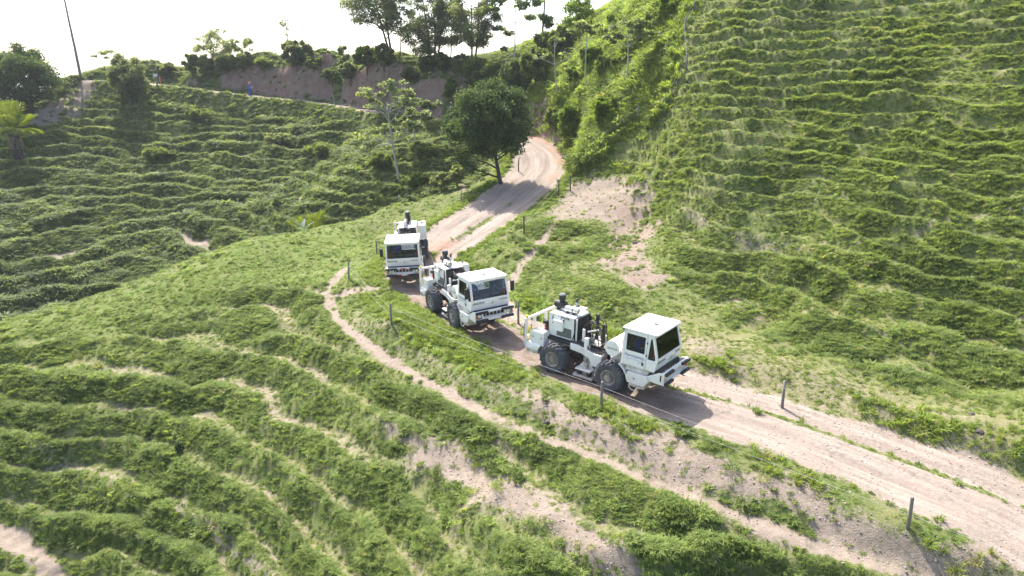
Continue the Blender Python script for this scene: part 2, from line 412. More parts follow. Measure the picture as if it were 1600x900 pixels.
def ground_mat():
    m, nt = new_mat('ground_soil_and_turf')
    tc = N(nt, 'ShaderNodeTexCoord'); v = tc.outputs['Object']
    big = noise(nt, v, .18, 4); mid = noise(nt, v, 1.1, 5, .6); fine = noise(nt, v, 6.0, 5, .7); grit = noise(nt, v, 22.0, 3, .7)
    soil = mixc(nt, ramp(nt, mid, .3, .7), (.190, .150, .116), (.285, .232, .186))
    soil = mixc(nt, ramp(nt, grit, .35, .7), soil, mixc(nt, ramp(nt, fine, .3, .7), (.150, .115, .088), (.35, .292, .235)))
    red = math_(nt, 'MULTIPLY', attr(nt, 'red'), ramp(nt, mid, .3, .62))
    sv = N(nt, 'ShaderNodeMapping'); sv.inputs['Scale'].default_value = (1, 1, .22); L(nt, v, sv.inputs[0]); ero = noise(nt, sv.outputs[0], 2.6, 5, .65)
    soil = mixc(nt, math_(nt, 'MULTIPLY', red, ramp(nt, ero, .42, .60)), soil, (.115, .088, .076))
    soil = mixc(nt, math_(nt, 'MULTIPLY', red, .8), soil, mixc(nt, ramp(nt, fine, .3, .7), (.150, .074, .054), (.225, .128, .098)))
    turf = mixc(nt, ramp(nt, fine, .3, .7), (.050, .080, .018), (.140, .170, .050))
    straw = mixc(nt, ramp(nt, grit, .3, .7), (.14, .135, .06), (.26, .235, .12))
    turf = mixc(nt, math_(nt, 'MULTIPLY', ramp(nt, mid, .42, .68), .75), turf, straw)
    turf = mixc(nt, math_(nt, 'MULTIPLY', attr(nt, 'dry'), ramp(nt, fine, .30, .55)), turf, straw)
    turf = mixc(nt, attr(nt, 'lush'), turf, mixc(nt, ramp(nt, fine, .3, .7), (.070, .135, .016), (.17, .24, .035)))
    # bare fraction broken up by the grain of the sward
    b = attr(nt, 'bare')
    br = math_(nt, 'ADD', b, math_(nt, 'MULTIPLY', math_(nt, 'SUBTRACT', fine, .5), 1.3))
    br = math_(nt, 'ADD', br, math_(nt, 'MULTIPLY', math_(nt, 'SUBTRACT', grit, .5), .5))
    c = mixc(nt, ramp(nt, br, .33, .67), turf, soil)
    # wheel-worn road: pale pinkish gravel
    vr = N(nt, 'ShaderNodeTexVoronoi'); vr.inputs['Scale'].default_value = 7.0; L(nt, v, vr.inputs['Vector'])
    st = mixc(nt, vr.outputs['Distance'], (.335, .292, .248), (.185, .148, .120))
    st = mixc(nt, ramp(nt, mid, .35, .7), st, (.30, .24, .20))
    st = mixc(nt, ramp(nt, fine, .56, .74), st, (.36, .30, .26))
    cv = N(nt, 'ShaderNodeCombineXYZ'); L(nt, math_(nt, 'MULTIPLY', attr(nt, 'across'), 2.6), cv.inputs[0]); L(nt, math_(nt, 'MULTIPLY', attr(nt, 'along'), .22), cv.inputs[1])
    streak = noise(nt, cv.outputs[0], 1.0, 5, .65)
    st = mixc(nt, math_(nt, 'MULTIPLY', ramp(nt, streak, .44, .68), .55), st, (.175, .135, .105))
    st = mixc(nt, math_(nt, 'MULTIPLY', ramp(nt, streak, .50, .30), .6), st, (.38, .32, .275))
    st = mixc(nt, math_(nt, 'MULTIPLY', attr(nt, 'damp_shade'), ramp(nt, mid, .25, .6)), st, mixc(nt, ramp(nt, grit, .35, .7), (.105, .070, .052), (.20, .145, .112)))
    st = mixc(nt, red, st, (.30, .15, .10))
    rd = math_(nt, 'ADD', attr(nt, 'road'), math_(nt, 'MULTIPLY', math_(nt, 'SUBTRACT', fine, .5), .8))
    c = mixc(nt, ramp(nt, rd, .4, .65), c, st)
    p = N(nt, 'ShaderNodeBsdfPrincipled'); p.inputs['Roughness'].default_value = .95; p.inputs['Specular IOR Level'].default_value = .15
    L(nt, c, p.inputs['Base Color'])
    bp = N(nt, 'ShaderNodeBump', _0=.55, _1=.12)
    h = math_(nt, 'ADD', math_(nt, 'MULTIPLY', fine, .7), math_(nt, 'MULTIPLY', grit, .5)); L(nt, h, bp.inputs['Height']); L(nt, bp.outputs[0], p.inputs['Normal'])
    out(nt, p.outputs[0]); return m

# ------------------------------------------------------------------ the ground
def axis(fine, lo, hi, far):
    a = list(fine); s = a[1] - a[0]; x = a[0]; pre = []
    while x > lo - far: s *= 1.35; x -= s; pre.append(x)
    s = a[-1] - a[-2]; x = a[-1]; post = []
    while x < hi + far: s *= 1.35; x += s; post.append(x)
    return np.array(pre[::-1] + a + post)
ys = np.concatenate([np.arange(8, 14, .3), np.arange(14, 40, .15), np.arange(40, 62, .20), np.arange(62, 84, .25), np.arange(84, 112, .34), np.arange(112, 128, .8)])
xs_ = np.concatenate([np.arange(-92, -45, .45), np.arange(-45, 45, .20), np.arange(45, 70, .45)])
GXa = axis(xs_, -92, 70, 2500); GYa = axis(ys, 8, 128, 2500)
X2, Y2 = np.meshgrid(GXa, GYa); shp = X2.shape
X = X2.ravel(); Y = Y2.ravel()
cx = np.clip(X, -95, 75); cyy = np.clip(Y, 2, 130)
ZB = base_z(cx, cyy)
od = np.hypot(X - cx, Y - cyy)                     # distance outside the surveyed area
tb = sstep(0, 260, od)
ZB = np.minimum(ZB, 34 + 6 * fbm(X * .02, Y * .02, 5))
ZB = ZB * (1 - tb) + (-26 + 14 * fbm(X * .004, Y * .004, 9)) * tb
inner = od < 0.01

dR, iR, sR = near_poly(X, Y, ROADP, 12); hwR = ROADWD[iR]
dT, iT, sT = near_poly(X, Y, TRACKP, 4); dL, iL, sL = near_poly(X, Y, TRACKLP, 4)
wob = (fbm(X * .5, Y * .5, 21) - .5) * 1.0
roadm = 1 - sstep(-.35, .55, dR + wob - hwR)

BARE = {  # bare and worn places, surveyed from the photograph
    'clearing': (area((890, 285), (960, 268), (1000, 290), (1025, 340), (990, 350), (940, 350), (860, 335), (865, 315)), .9, .9),
    'scar': (area((945, 318), (1022, 318), (1020, 400), (1030, 435), (990, 450), (940, 425), (925, 405), (955, 390)), .9, .92),
    'verge': (area((1050, 500), (1130, 545), (1200, 580), (1290, 620), (1240, 625), (1130, 590), (1060, 560)), 1.0, .55),
    'slope': (area((790, 600), (900, 645), (1040, 668), (1180, 735), (1290, 770), (1420, 835), (1600, 898), (1640, 960), (1420, 885), (1230, 800), (1080, 750), (930, 690), (820, 655)), .5, .80),
    'washed': (area((640, 690), (720, 680), (830, 760), (960, 850), (930, 890), (800, 830), (700, 770), (630, 740)), .9, .72),
    'knee': (area((560, 480), (620, 505), (700, 560), (800, 612), (780, 640), (700, 600), (610, 545), (540, 500)), .5, .45),
    'ridge_left': (area((60, 172), (125, 124), (172, 124), (150, 150), (110, 180), (60, 215), (40, 200)), 1.2, .95),
    'trail_left': (area((690, 215), (705, 225), (745, 300), (728, 305), (700, 250)), .6, .6),
    'shoulder': (area((1080, 510), (1200, 548), (1400, 608), (1600, 655), (1600, 735), (1300, 648), (1150, 600)), .9, .40),
    'fenceline': (area((940, 240), (958, 215), (1030, 160), (1068, 45), (1090, 5), (1098, 20), (1080, 80), (1048, 165), (985, 222), (960, 250)), .5, .30),
}
bare = np.zeros(len(X))
for i, (kk, (poly, soft, amt)) in enumerate(BARE.items()):
    P_ = np.array(poly); m = (X > P_[:, 0].min() - 4) & (X < P_[:, 0].max() + 4) & (Y > P_[:, 1].min() - 4) & (Y < P_[:, 1].max() + 4)
    v = np.zeros(len(X)); v[m] = soft_poly(X[m], Y[m], poly, soft, 40 + i, .9, .5) * amt
    BARE[kk] = (poly, v); bare = np.maximum(bare, v)

RIGHT = area((985, 250), (1035, 172), (1067, 50), (1075, 2), (1598, 2), (1598, 628), (1400, 588), (1180, 508), (1060, 400), (1020, 330))
WORN = area((1050, 470), (1180, 525), (1400, 600), (1600, 645), (1600, 735), (1300, 645), (1130, 590), (1050, 540))
RIGHT = RIGHT[:2] + [(18, 70), (22, 78), (40, 76), (62, 58), (62, 20)] + RIGHT[5:]
LEFT = [(-90, 60), (-62, 44), (-38, 49.5), (-22, 56), (-11, 60), (-3, 61), (-3, 70), (-8, 80), (-16, 86.5), (-35, 94), (-55, 97), (-72, 97), (-92, 92)]
BRIGHT = area((860, 235), (868, 200), (845, 160), (830, 115), (825, 75), (900, 45)) + [(10, 112), (22, 100), (20, 78)] + area((1064, 50), (1032, 172), (948, 226), (915, 250), (885, 238))
SPUR = area((0, 545), (150, 500), (330, 455), (470, 440), (505, 470), (545, 530), (720, 636), (900, 716), (1080, 795), (1250, 858), (1390, 898)) + [(12, 13), (0, 9), (-30, 12), (-36, 25)]
SMALL = area((845, 335), (1010, 360), (960, 400), (920, 440), (1000, 460), (1000, 520), (900, 460), (810, 440), (830, 380))
worn = soft_poly(X, Y, WORN, 1.0, 68, .9, .4); rg = soft_poly(X, Y, RIGHT, 1.6, 61, 1.0, .2); lf = soft_poly(X, Y, LEFT, 1.2, 62, .8, .2); br = soft_poly(X, Y, BRIGHT, 1.0, 63, 1.0, .3)
sp = soft_poly(X, Y, SPUR, 1.2, 64, .8, .25); sm = soft_poly(X, Y, SMALL, 1.0, 65, .6, .3)

# cattle terraces: steps that follow the contours
warp = (fbm(X * .07, Y * .07, 11) - .5) * 1.6 + (fbm(X * .28, Y * .28, 13, 2) - .5) * .75
def terrace(P, seed, hum, r0=.36, r1=.86, fine=0.):  # P: height of a step
    ph = (ZB + warp * P * 1.25 + fine * P * (fbm(X * .6, Y * .6, seed + 40, 3) - .5)) / P
    t = ph - np.floor(ph)
    lvl = np.floor(ph)
    # flat worn tread, then a bulging riser
    s = np.where(t < .40, .10 * t / .40, .10 + .90 * sstep(r0, r1, t))
    s = s + hum * np.exp(-((t - .88) / .09) ** 2) - hum * .5 * np.exp(-((t - .30) / .12) ** 2)
    ris = np.clip(sstep(.34, .48, t) + (1 - sstep(.0, .10, t)), 0, 1)
    off = P * (lvl + s) - P * ph
    ks = vnoise(lvl * 7.31 + X * .13, Y * .13 + lvl * 3.7, seed)
    return off, ris, ks, t
oF, rF, kF, tF = terrace(.78, 71, .20, .32, .90, .18)
oR, rR, kR, tR = terrace(.80, 72, .18, .36, .86, .25)
oL, rL, kL, tL = terrace(1.08, 73, .22, .38, .84, .18)
brk = fbm(X * .22, Y * .22, 33, 2)
ampF = sp * (.6 + .4 * sstep(.3, .5, brk)) * (.65 + .5 * kF) * (1 - roadm)
ampR = np.clip(rg, 0, 1) * (.7 + .5 * sstep(.3, .5, brk)) * (.55 + .8 * kR) * (.55 + .9 * sstep(.28, .62, fbm(X * .33, Y * .33, 34, 2)))
ampL = lf * (.6 + .5 * sstep(.25, .5, brk)) * (.8 + .5 * kL)
ampS = sm * .5
# smooth turf on the crest of the spur
crest = soft_poly(X, Y, area((0, 525), (150, 475), (300, 408), (520, 354), (600, 372), (590, 440), (500, 440), (380, 455), (240, 505), (120, 535), (0, 556)), 1.5, 66, 1.0, .25)
ampF *= 1 - .85 * crest
for nm in ('washed', 'slope', 'knee'): ampF *= 1 - .7 * np.clip(BARE[nm][1] * 1.6, 0, 1)
Z = ZB + oF * ampF + oR * (ampR * (1 - ampF)) + oL * ampL + oR * ampS
riser = np.clip(np.maximum.reduce([rF * np.clip(ampF * 1.5, 0, 1), rR * np.clip(ampR * 1.5, 0, 1), rL * np.clip(ampL * 1.5, 0, 1), rR * ampS * 1.2]), 0, 1)
terr = np.clip(ampF + ampR + ampL + ampS, 0, 1)
# general unevenness, hummocks
Z += inner * ((fbm(X * .45, Y * .45, 81) - .5) * .35 + (fbm(X * 1.7, Y * 1.7, 82) - .5) * .14 * (1 - roadm)) * (1 - .8 * roadm)
Z += inner * (riser * (fbm(X * 1.0, Y * 1.0, 83, 2) - .35) * .45)
# rough faces of the cut bank
bank = soft_poly(X, Y, [tuple(p[:2]) for p in (PY(240, 120, 101.5), PY(391, 140, 99.6), PY(500, 152, 96.4), PY(600, 167, 90.2), PY(690, 178, 83), PY(770, 185, 79.3), PY(850, 210, 68.2), PY(880, 235, 61.5))]
                 + [(8.5, 63), (7, 72), (4, 84), (-6, 89.5), (-16, 94), (-26, 101), (-37, 104.3), (-54, 106.5)], .8, 67, .8, .4)
Z += bank * (fbm(X * .9, Y * .9, 84) - .5) * .9
# carve road and tracks
_Tr = np.gradient(ROADP[:, :2], axis=0); _sl = np.gradient(ROADP[:, 2]) / (np.linalg.norm(_Tr, axis=1) + 1e-9); _Tr /= np.linalg.norm(_Tr, axis=1)[:, None]
_pj = np.clip((X - ROADP[iR, 0]) * _Tr[iR, 0] + (Y - ROADP[iR, 1]) * _Tr[iR, 1], -1, 1)
zr = ROADP[iR, 2] + _sl[iR] * _pj
across = dR * sR
rut = -.11 * np.exp(-((np.abs(across) - .95) / .32) ** 2) + .05 * np.exp(-(across / .35) ** 2)
prof = zr + rut * np.clip(hwR / 2.2, .3, 1) + (fbm(X * .9, Y * .9, 85) - .5) * .07
fl = 1 - sstep(.1, 1.7, dR - hwR)
fl = np.where(sR > 0, 1 - sstep(.1, 2.2, dR - hwR), fl)
Z = Z * (1 - fl) + prof * fl
# grassy lip along the downhill edge of the road
lip = np.exp(-((dR - hwR - .75) / .45) ** 2) * (sR < 0) * (X > -8) * (Y < 42)
LIPN = sstep(.34, .6, fbm(X * .35, Y * .35, 86, 2))
Z += lip * (.10 + .28 * LIPN)
trk = 1 - sstep(.12, .50, dT + wob * .40)
fT = 1 - sstep(.2, 1.0, dT)
Z = Z * (1 - fT * .85) + (TRACKP[iT, 2] - .05 + (fbm(X * 1.5, Y * 1.5, 87) - .5) * .15) * fT * .85
for poly_, w_, wd_ in (([(795, 442), (822, 405), (846, 375), (870, 348), (884, 332)], .9, .22), ([(1072, 338), (1140, 372), (1260, 388), (1400, 372), (1500, 342), (1610, 322)], .5, .1), ([(1060, 455), (1180, 490), (1330, 512), (1480, 560), (1610, 590)], .45, .1),
                        ([(150, 395), (250, 408), (330, 402), (440, 418)], .0, .2), ([(560, 455), (520, 462), (512, 462)], .9, .25), ([(642, 690), (720, 735), (840, 800), (960, 880)], .8, .35), ([(90, 720), (160, 742), (290, 800), (420, 900)], .6, .14)):
    P_ = area(*poly_); Q_, _u = resample([(a, b, 0) for a, b in P_]); d2_, i2_, s2_ = near_poly(X, Y, Q_, 4)
    trk = np.maximum(trk, w_ * (1 - sstep(wd_ * .5, wd_ + .4, d2_ + wob * .4)))
trl = 1 - sstep(.3, .7, dL + wob * .4)
fL = 1 - sstep(.4, 1.3, dL); Z = Z * (1 - fL * .8) + (TRACKLP[iL, 2] - .05) * fL * .8

# what covers it
tread = np.clip(terr * (1 - riser), 0, 1)
treadw = np.clip(ampF, 0, 1) * (1 - rF) * sstep(.14, .46, fbm(X * .16, Y * .16, 91, 2)) * .54 \
    + np.clip(ampR, 0, 1) * (1 - rR) * sstep(.46, .66, fbm(X * .12, Y * .12, 92, 2)) * .75 + ampL * (1 - rL) * sstep(.44, .62, fbm(X * .14, Y * .14, 93, 2)) * .85
bare_f = np.maximum.reduce([bare, treadw, trk, trl * .95])
steep = np.hypot(np.gradient(Z.reshape(shp), GXa, axis=1), np.gradient(Z.reshape(shp), GYa, axis=0)).ravel()
bare_f = np.maximum(bare_f, bank * sstep(.34, .52, fbm(X * .3, Y * .3, 94) + .10 * sstep(-38, -30, X) * sstep(-8, -14, X) - .06 * sstep(-34, -42, X)) * sstep(.7, 1.1, steep) * .95)
ridge_y = sstep(0, 1, (Y - 60) / 10)
red = np.maximum(bank * .9, .75 * soft_poly(X, Y, area((660, 395), (690, 375), (720, 372), (700, 392), (670, 405)), .4, 95, .4, .8))
red = np.maximum(red, .7 * soft_poly(X, Y, area((858, 262), (868, 255), (868, 280), (858, 275)), .35, 96, .3, .9))
red = np.maximum(red, .35 * BARE['scar'][1])
lush = np.maximum(br, .75 * sstep(1.0, .2, np.abs(dR - hwR - .7)) * (sR < 0) * (Y > 30) * (Y < 60))
lush = np.maximum(lush, crest * .30)
lush = np.maximum(lush, .8 * soft_poly(X, Y, area((560, 455), (640, 475), (760, 545), (830, 590), (760, 590), (660, 530), (600, 490)), .6, 97, .6, .4))
stripe = np.exp(-((across + .62 + .5 * (fbm(X * .3, Y * .3, 97, 2) - .5)) / .27) ** 2) * sstep(.32, .52, fbm(X * .35, Y * .35, 98, 2) - .14 * sstep(27, 33, Y)) * (hwR > 1.9) * (Y < 56)
roadm2 = roadm * (1 - .75 * stripe)
ZG = Z.reshape(shp)
nY, nX = shp
idx = np.arange(nX * nY).reshape(nY, nX)
quads = np.stack([idx[:-1, :-1], idx[:-1, 1:], idx[1:, 1:], idx[1:, :-1]], -1).reshape(-1, 4)
MG = ground_mat()
terrain = np_mesh('terrain', np.stack([X, Y, Z], -1), quads, MG)
tag(terrain, kind='structure')
along = iR * .6 + (X - ROADP[iR, 0]) * _Tr[iR, 0] + (Y - ROADP[iR, 1]) * _Tr[iR, 1]
dry = np.clip(np.maximum(worn * .9, tread * .75) + .5 * BARE['washed'][1], 0, 1)
damp_shade = .8 * soft_poly(X, Y, area((598, 440), (700, 452), (830, 520), (960, 575), (1080, 632), (1040, 655), (930, 640), (800, 585), (700, 525), (610, 462)), .7, 69, .7, .5)  # damp brown soil, deepened in colour for the shade round the trucks
for nm, d in (('damp_shade', damp_shade), ('dry', dry), ('across', np.clip(across, -9, 9)), ('along', along), ('bare', bare_f), ('road', roadm2), ('red', red), ('lush', np.clip(lush, 0, 1))): fattr(terrain.data, nm, d)

def gsample(F_, x, y):
    """bilinear look-up of a per-vertex field of the ground"""
    F2 = F_.reshape(shp)
    ix = np.clip(np.searchsorted(GXa, x) - 1, 0, nX - 2); iy = np.clip(np.searchsorted(GYa, y) - 1, 0, nY - 2)
    fx = (x - GXa[ix]) / (GXa[ix + 1] - GXa[ix]); fy = (y - GYa[iy]) / (GYa[iy + 1] - GYa[iy])
    return (F2[iy, ix] * (1 - fx) + F2[iy, ix + 1] * fx) * (1 - fy) + (F2[iy + 1, ix] * (1 - fx) + F2[iy + 1, ix + 1] * fx) * fy
def ground_z(x, y): return float(gsample(Z, np.array([x]), np.array([y]))[0])
_fgz = gsample(Z, _GX.ravel(), _GY.ravel()).reshape(_GX.shape)
def spot(px, py, far=128.0, near=9.0):
    """the place on the finished ground seen at a point of the photograph"""
    a, b, c = ray(px, py); t = np.arange(near, far, 0.04)
    z = CAMZ + c / b * t; g = gsample(Z, a / b * t, t)
    k_ = np.nonzero(z < g)[0]; y = t[k_[0]] if len(k_) else far
    return Vector((a / b * y, y, ground_z(a / b * y, y)))
print('ground', len(X), round(time.time() - T0, 1))
# ------------------------------------------------------------------ grass and undergrowth (uncountable: scattered with geometry nodes)
RNG = np.random.default_rng(7)
def tuft_mesh(name, mat, blades, h, spread, width, droop, seed, leafy=False):
    """a clump of bent blades; 'tipness' runs from root to tip"""
    r = np.random.default_rng(seed)
    co, tri, tip = [], [], []
    for b in range(blades):
        a = r.uniform(0, 2 * np.pi); rad = spread * np.sqrt(r.uniform(0, 1)) * .55
        bx, by = rad * np.cos(a), rad * np.sin(a)
        a2 = a + r.normal(0, .7); L_ = h * r.uniform(.55, 1.15); lean = droop * r.uniform(.35, 1.3)
        dx, dy = np.cos(a2), np.sin(a2); px_, py_ = -dy, dx; wd = width * r.uniform(.7, 1.3) / 2
        prof = [(0, 0, 1.0), (lean * .25, .55, 1.0 if not leafy else 1.6), (lean * .75, .92 - .25 * min(1, droop), .8), (lean * 1.15, .95 - .55 * min(1, droop), 0)]
        k_ = len(co)
        for i, (o_, z_, w_) in enumerate(prof):
            c = (bx + dx * o_ * L_, by + dy * o_ * L_, z_ * L_ - .03)
            if w_ > 0:
                co.append((c[0] - px_ * wd * w_, c[1] - py_ * wd * w_, c[2])); co.append((c[0] + px_ * wd * w_, c[1] + py_ * wd * w_, c[2])); tip += [i / 3, i / 3]
            else:
                co.append(c); tip.append(1.0)
        tri += [(k_, k_ + 1, k_ + 3), (k_, k_ + 3, k_ + 2), (k_ + 2, k_ + 3, k_ + 5), (k_ + 2, k_ + 5, k_ + 4), (k_ + 4, k_ + 5, k_ + 6)]
    me = bpy.data.meshes.new(name)
    me.from_pydata([tuple(map(float, c)) for c in co], [], tri); me.materials.append(mat)
    fattr(me, 'tipness', tip); me.update()
    return bpy.data.objects.new(name, me)

def scatter(name, pts, rot, scl, tint, pick, sources, label, mat):
    col_ = bpy.data.collections.new(name + '_sources')
    for s_ in sources: col_.objects.link(s_)
    me = bpy.data.meshes.new(name); n = len(pts)
    me.vertices.add(n); me.vertices.foreach_set('co', np.asarray(pts, np.float32).ravel())
    a = me.attributes.new('rot', 'FLOAT_VECTOR', 'POINT'); a.data.foreach_set('vector', np.asarray(rot, np.float32).ravel())
    a = me.attributes.new('scl', 'FLOAT_VECTOR', 'POINT'); a.data.foreach_set('vector', np.asarray(scl, np.float32).ravel())
    fattr(me, 'tint', tint)
    a = me.attributes.new('pick', 'INT', 'POINT'); a.data.foreach_set('value', np.asarray(pick, np.int32))
    o = bpy.data.objects.new(name, me); C.objects.link(o)
    g = bpy.data.node_groups.new(name, 'GeometryNodeTree')
    g.interface.new_socket('Geometry', in_out='INPUT', socket_type='NodeSocketGeometry')
    g.interface.new_socket('Geometry', in_out='OUTPUT', socket_type='NodeSocketGeometry')
    gi = g.nodes.new('NodeGroupInput'); go = g.nodes.new('NodeGroupOutput')
    ci = g.nodes.new('GeometryNodeCollectionInfo'); ci.inputs[0].default_value = col_; ci.inputs[1].default_value = True; ci.inputs[2].default_value = True
    ip = g.nodes.new('GeometryNodeInstanceOnPoints'); ip.inputs['Pick Instance'].default_value = True
    def na(nm, t):
        q = g.nodes.new('GeometryNodeInputNamedAttribute'); q.data_type = t; q.inputs[0].default_value = nm; return q.outputs[0]
    g.links.new(gi.outputs[0], ip.inputs['Points']); g.links.new(ci.outputs[0], ip.inputs['Instance'])
    g.links.new(na('pick', 'INT'), ip.inputs['Instance Index'])
    er = g.nodes.new('FunctionNodeEulerToRotation'); g.links.new(na('rot', 'FLOAT_VECTOR'), er.inputs[0]); g.links.new(er.outputs[0], ip.inputs['Rotation'])
    g.links.new(na('scl', 'FLOAT_VECTOR'), ip.inputs['Scale']); g.links.new(ip.outputs[0], go.inputs[0])
    md = o.modifiers.new('scatter', 'NODES'); md.node_group = g
    tag(o, label, None, kind='stuff')
    return o

# slope of the ground for leaning the plants
_nzx = np.gradient(ZG, GXa, axis=1).ravel(); _nzy = np.gradient(ZG, GYa, axis=0).ravel()
def candidates(n, x0, x1, y0, y1):
    x = RNG.uniform(x0, x1, n); y = RNG.uniform(y0, y1, n)
    # keep to what the photograph could plausibly see, with a margin for a step aside
    m = np.abs(x) < .86 * y + 5
    return x[m], y[m]
def place(x, y, dens, dmax, h0, h1, sink=.02, lean=.45):
    k_ = RNG.uniform(0, dmax, len(x)) < dens
    x, y = x[k_], y[k_]; n = len(x)
    z = gsample(Z, x, y) - sink
    gx = gsample(_nzx, x, y); gy = gsample(_nzy, x, y)
    s_ = np.clip(np.hypot(gx, gy), 0, 1.2); s_[s_ == 0] = 1e-6
    # tilt downhill, then a random turn about the own axis
    rx = np.arctan(gy) * lean + RNG.normal(0, .14, n); ry = -np.arctan(gx) * lean + RNG.normal(0, .14, n)
    rot = np.stack([rx, ry, RNG.uniform(0, 2 * np.pi, n)], -1)
    h = RNG.uniform(h0, h1, n); wv = h * RNG.uniform(.85, 1.25, n)
    return x, y, np.stack([x, y, z], -1), rot, np.stack([wv, wv, h], -1), k_

MGR = leafmat('pasture_grass', (.086, .134, .038), (.290, .368, .105), trans=.55, rough=.6, dry=(.37, .33, .20), dryamt=.35)
MLU = leafmat('lush_grass', (.082, .140, .024), (.275, .355, .075), trans=.55, rough=.55, dry=(.28, .27, .09), dryamt=.25)
MSC = leafmat('scrub_leaves', (.085, .130, .052), (.245, .310, .110), trans=.55, rough=.55, dry=(.20, .18, .07), dryamt=.2)
tufts = [tuft_mesh('grass_tuft', MGR, 90, 1.0, 1.4, .050, .9, 10 + i) for i in range(3)] + [tuft_mesh('grass_tuft', MGR, 60, 1.0, 1.3, .10, .75, 20 + i, True) for i in range(2)]
lushes = [tuft_mesh('lush_tuft', MLU, 40, 1.0, .55, .05, .55, 30 + i) for i in range(3)] + [tuft_mesh('lush_tuft', MLU, 46, 1.0, .9, .07, .8, 40 + i, True) for i in range(2)]
scrubs = [tuft_mesh('scrub_tuft', MSC, 50, 1.0, .9, .075, .85, 50 + i) for i in range(3)] + [tuft_mesh('scrub_tuft', MSC, 44, 1.0, .9, .13, .9, 60 + i, True) for i in range(2)]

def patch(x, y, f, sd): return fbm(x * f, y * f, sd, 3)
F_bare = bare_f; F_nog = np.clip(np.maximum(roadm2 * 1.2, np.maximum(trk, trl)), 0, 1)
kz = roadm * 0
# pasture: long tufts on the terrace fronts, short sward between
x, y = candidates(600000, -45, 46, 10, 86)
rs = gsample(riser, x, y); br_ = gsample(br, x, y); lf_ = gsample(lf, x, y); ng = gsample(F_nog, x, y); ba = gsample(F_bare, x, y); bk = gsample(bank, x, y)
amp_ = gsample(terr, x, y); ed = np.clip(1 - np.hypot(x, y) / 120, .25, 1)
hole = sstep(.28, .46, patch(x, y, .55, 201))
dens = np.clip(rs * 1.2 + .06, 0, 1) * (.30 + .70 * hole) * (1 - ng) * (1 - .55 * np.clip(ba * 1.2, 0, 1)) * (1 - .75 * gsample(worn, x, y)) * (1 - br_) * (1 - lf_) * (1 - bk)
near = np.clip((85 - y) / 50, .55, 1)
X_, Y_, P_, Rt, Sc, k_ = place(x, y, dens * near, 1.0, .07, .20)
big = .75 + .7 * sstep(.4, .75, patch(X_, Y_, .3, 202)); Sc *= big[:, None]
ti = np.clip(.30 + .9 * (patch(X_, Y_, .35, 203) - .5) + RNG.normal(0, .30, len(X_)), -.1, 1) + (RNG.uniform(0, 1, len(X_)) < .16 + .34 * sstep(.50, .68, patch(X_, Y_, .22, 204))) * RNG.uniform(.3, .75, len(X_))
scatter('tussock_grass', P_, Rt, Sc, ti, RNG.integers(0, 5, len(X_)), tufts, 'long green tussocks growing along the fronts of the terraces', MGR)
print('tussocks', len(X_))
x, y = candidates(650000, -45, 46, 10, 80)
rs = gsample(riser, x, y); br_ = gsample(br, x, y); lf_ = gsample(lf, x, y); ng = gsample(F_nog, x, y); ba = gsample(F_bare, x, y); bk = gsample(bank, x, y); lp = gsample(lush, x, y)
dens = (1 - rs * .6) * (1 - ng) * np.clip(1.05 - ba * 1.0, 0, 1) * (1 - br_) * (1 - lf_) * (1 - bk) * (.25 + .75 * sstep(.30, .52, patch(x, y, .8, 211))) * np.clip((70 - y) / 40, .35, 1)
X_, Y_, P_, Rt, Sc, k_ = place(x, y, dens * .55, 1.0, .04, .10)
lp = lp[k_]; dr_ = gsample(dry, X_, Y_)
ti = np.clip(.55 + .8 * (patch(X_, Y_, .3, 213) - .5) + .35 * lp + RNG.normal(0, .18, len(X_)), 0, 1) + (RNG.uniform(0, 1, len(X_)) < (.22 + .45 * dr_) * (1 - lp)) * RNG.uniform(.2, .65, len(X_))
scatter('short_grass', P_, Rt, Sc, ti, RNG.integers(0, 5, len(X_)), [o.copy() for o in tufts], 'short grazed turf on the spur and the gentle ground beside the road', MGR)
print('turf', len(X_))
# fresh long grass on the downhill lip of the road and on its upper verge
x, y = candidates(160000, -16, 26, 12, 66)
d_, i_, s__ = near_poly(x, y, ROADP, 8); hw = ROADWD[i_]
low = (.45 + .55 * sstep(24, 30, y)) * np.exp(-((d_ - hw - .75) / .5) ** 2) * (s__ < 0) * (y < 64) * sstep(.42, .60, fbm(x * .35, y * .35, 86, 2) + .2 * sstep(26, 34, y))
up = np.exp(-((d_ - hw - .6) / .6) ** 2) * (s__ > 0) * np.clip(sstep(.42, .6, patch(x, y, .3, 221)) + sstep(11, 15, x) * .8 + sstep(32, 36, y) * .6, 0, 1)
mid = 1.0 * gsample(roadm - roadm2, x, y); up = up * (1 - .5 * sstep(8, 11, x) * sstep(20, 14, x))
kn = soft_poly(x, y, area((560, 455), (640, 475), (760, 545), (850, 590), (790, 600), (690, 555), (600, 500)), .5, 97, .5, .4)
kn = np.maximum(kn, soft_poly(x, y, area((866, 266), (905, 245), (950, 235), (992, 262), (950, 272), (895, 288)), .5, 98, .5, .4))
dens = np.clip(low + up * .8 + kn * .7 + mid * .5, 0, 1) * (1 - .9 * gsample(roadm2, x, y)) * (1 - .9 * gsample(trk, x, y))
X_, Y_, P_, Rt, Sc, k_ = place(x, y, dens * .8, 1.0, .12, .30); Sc *= np.where(mid[k_] > .3, .45, 1.0)[:, None]
ti = np.clip(.58 + .22 * sstep(26, 22, Y_) * (up[k_] > .2) + .7 * (patch(X_, Y_, .4, 223) - .5) + RNG.normal(0, .25, len(X_)), 0, 1) + (RNG.uniform(0, 1, len(X_)) < .15 + .30 * sstep(30, 22, Y_) + .3 * (mid[k_] > .25)) * RNG.uniform(.3, .7, len(X_))
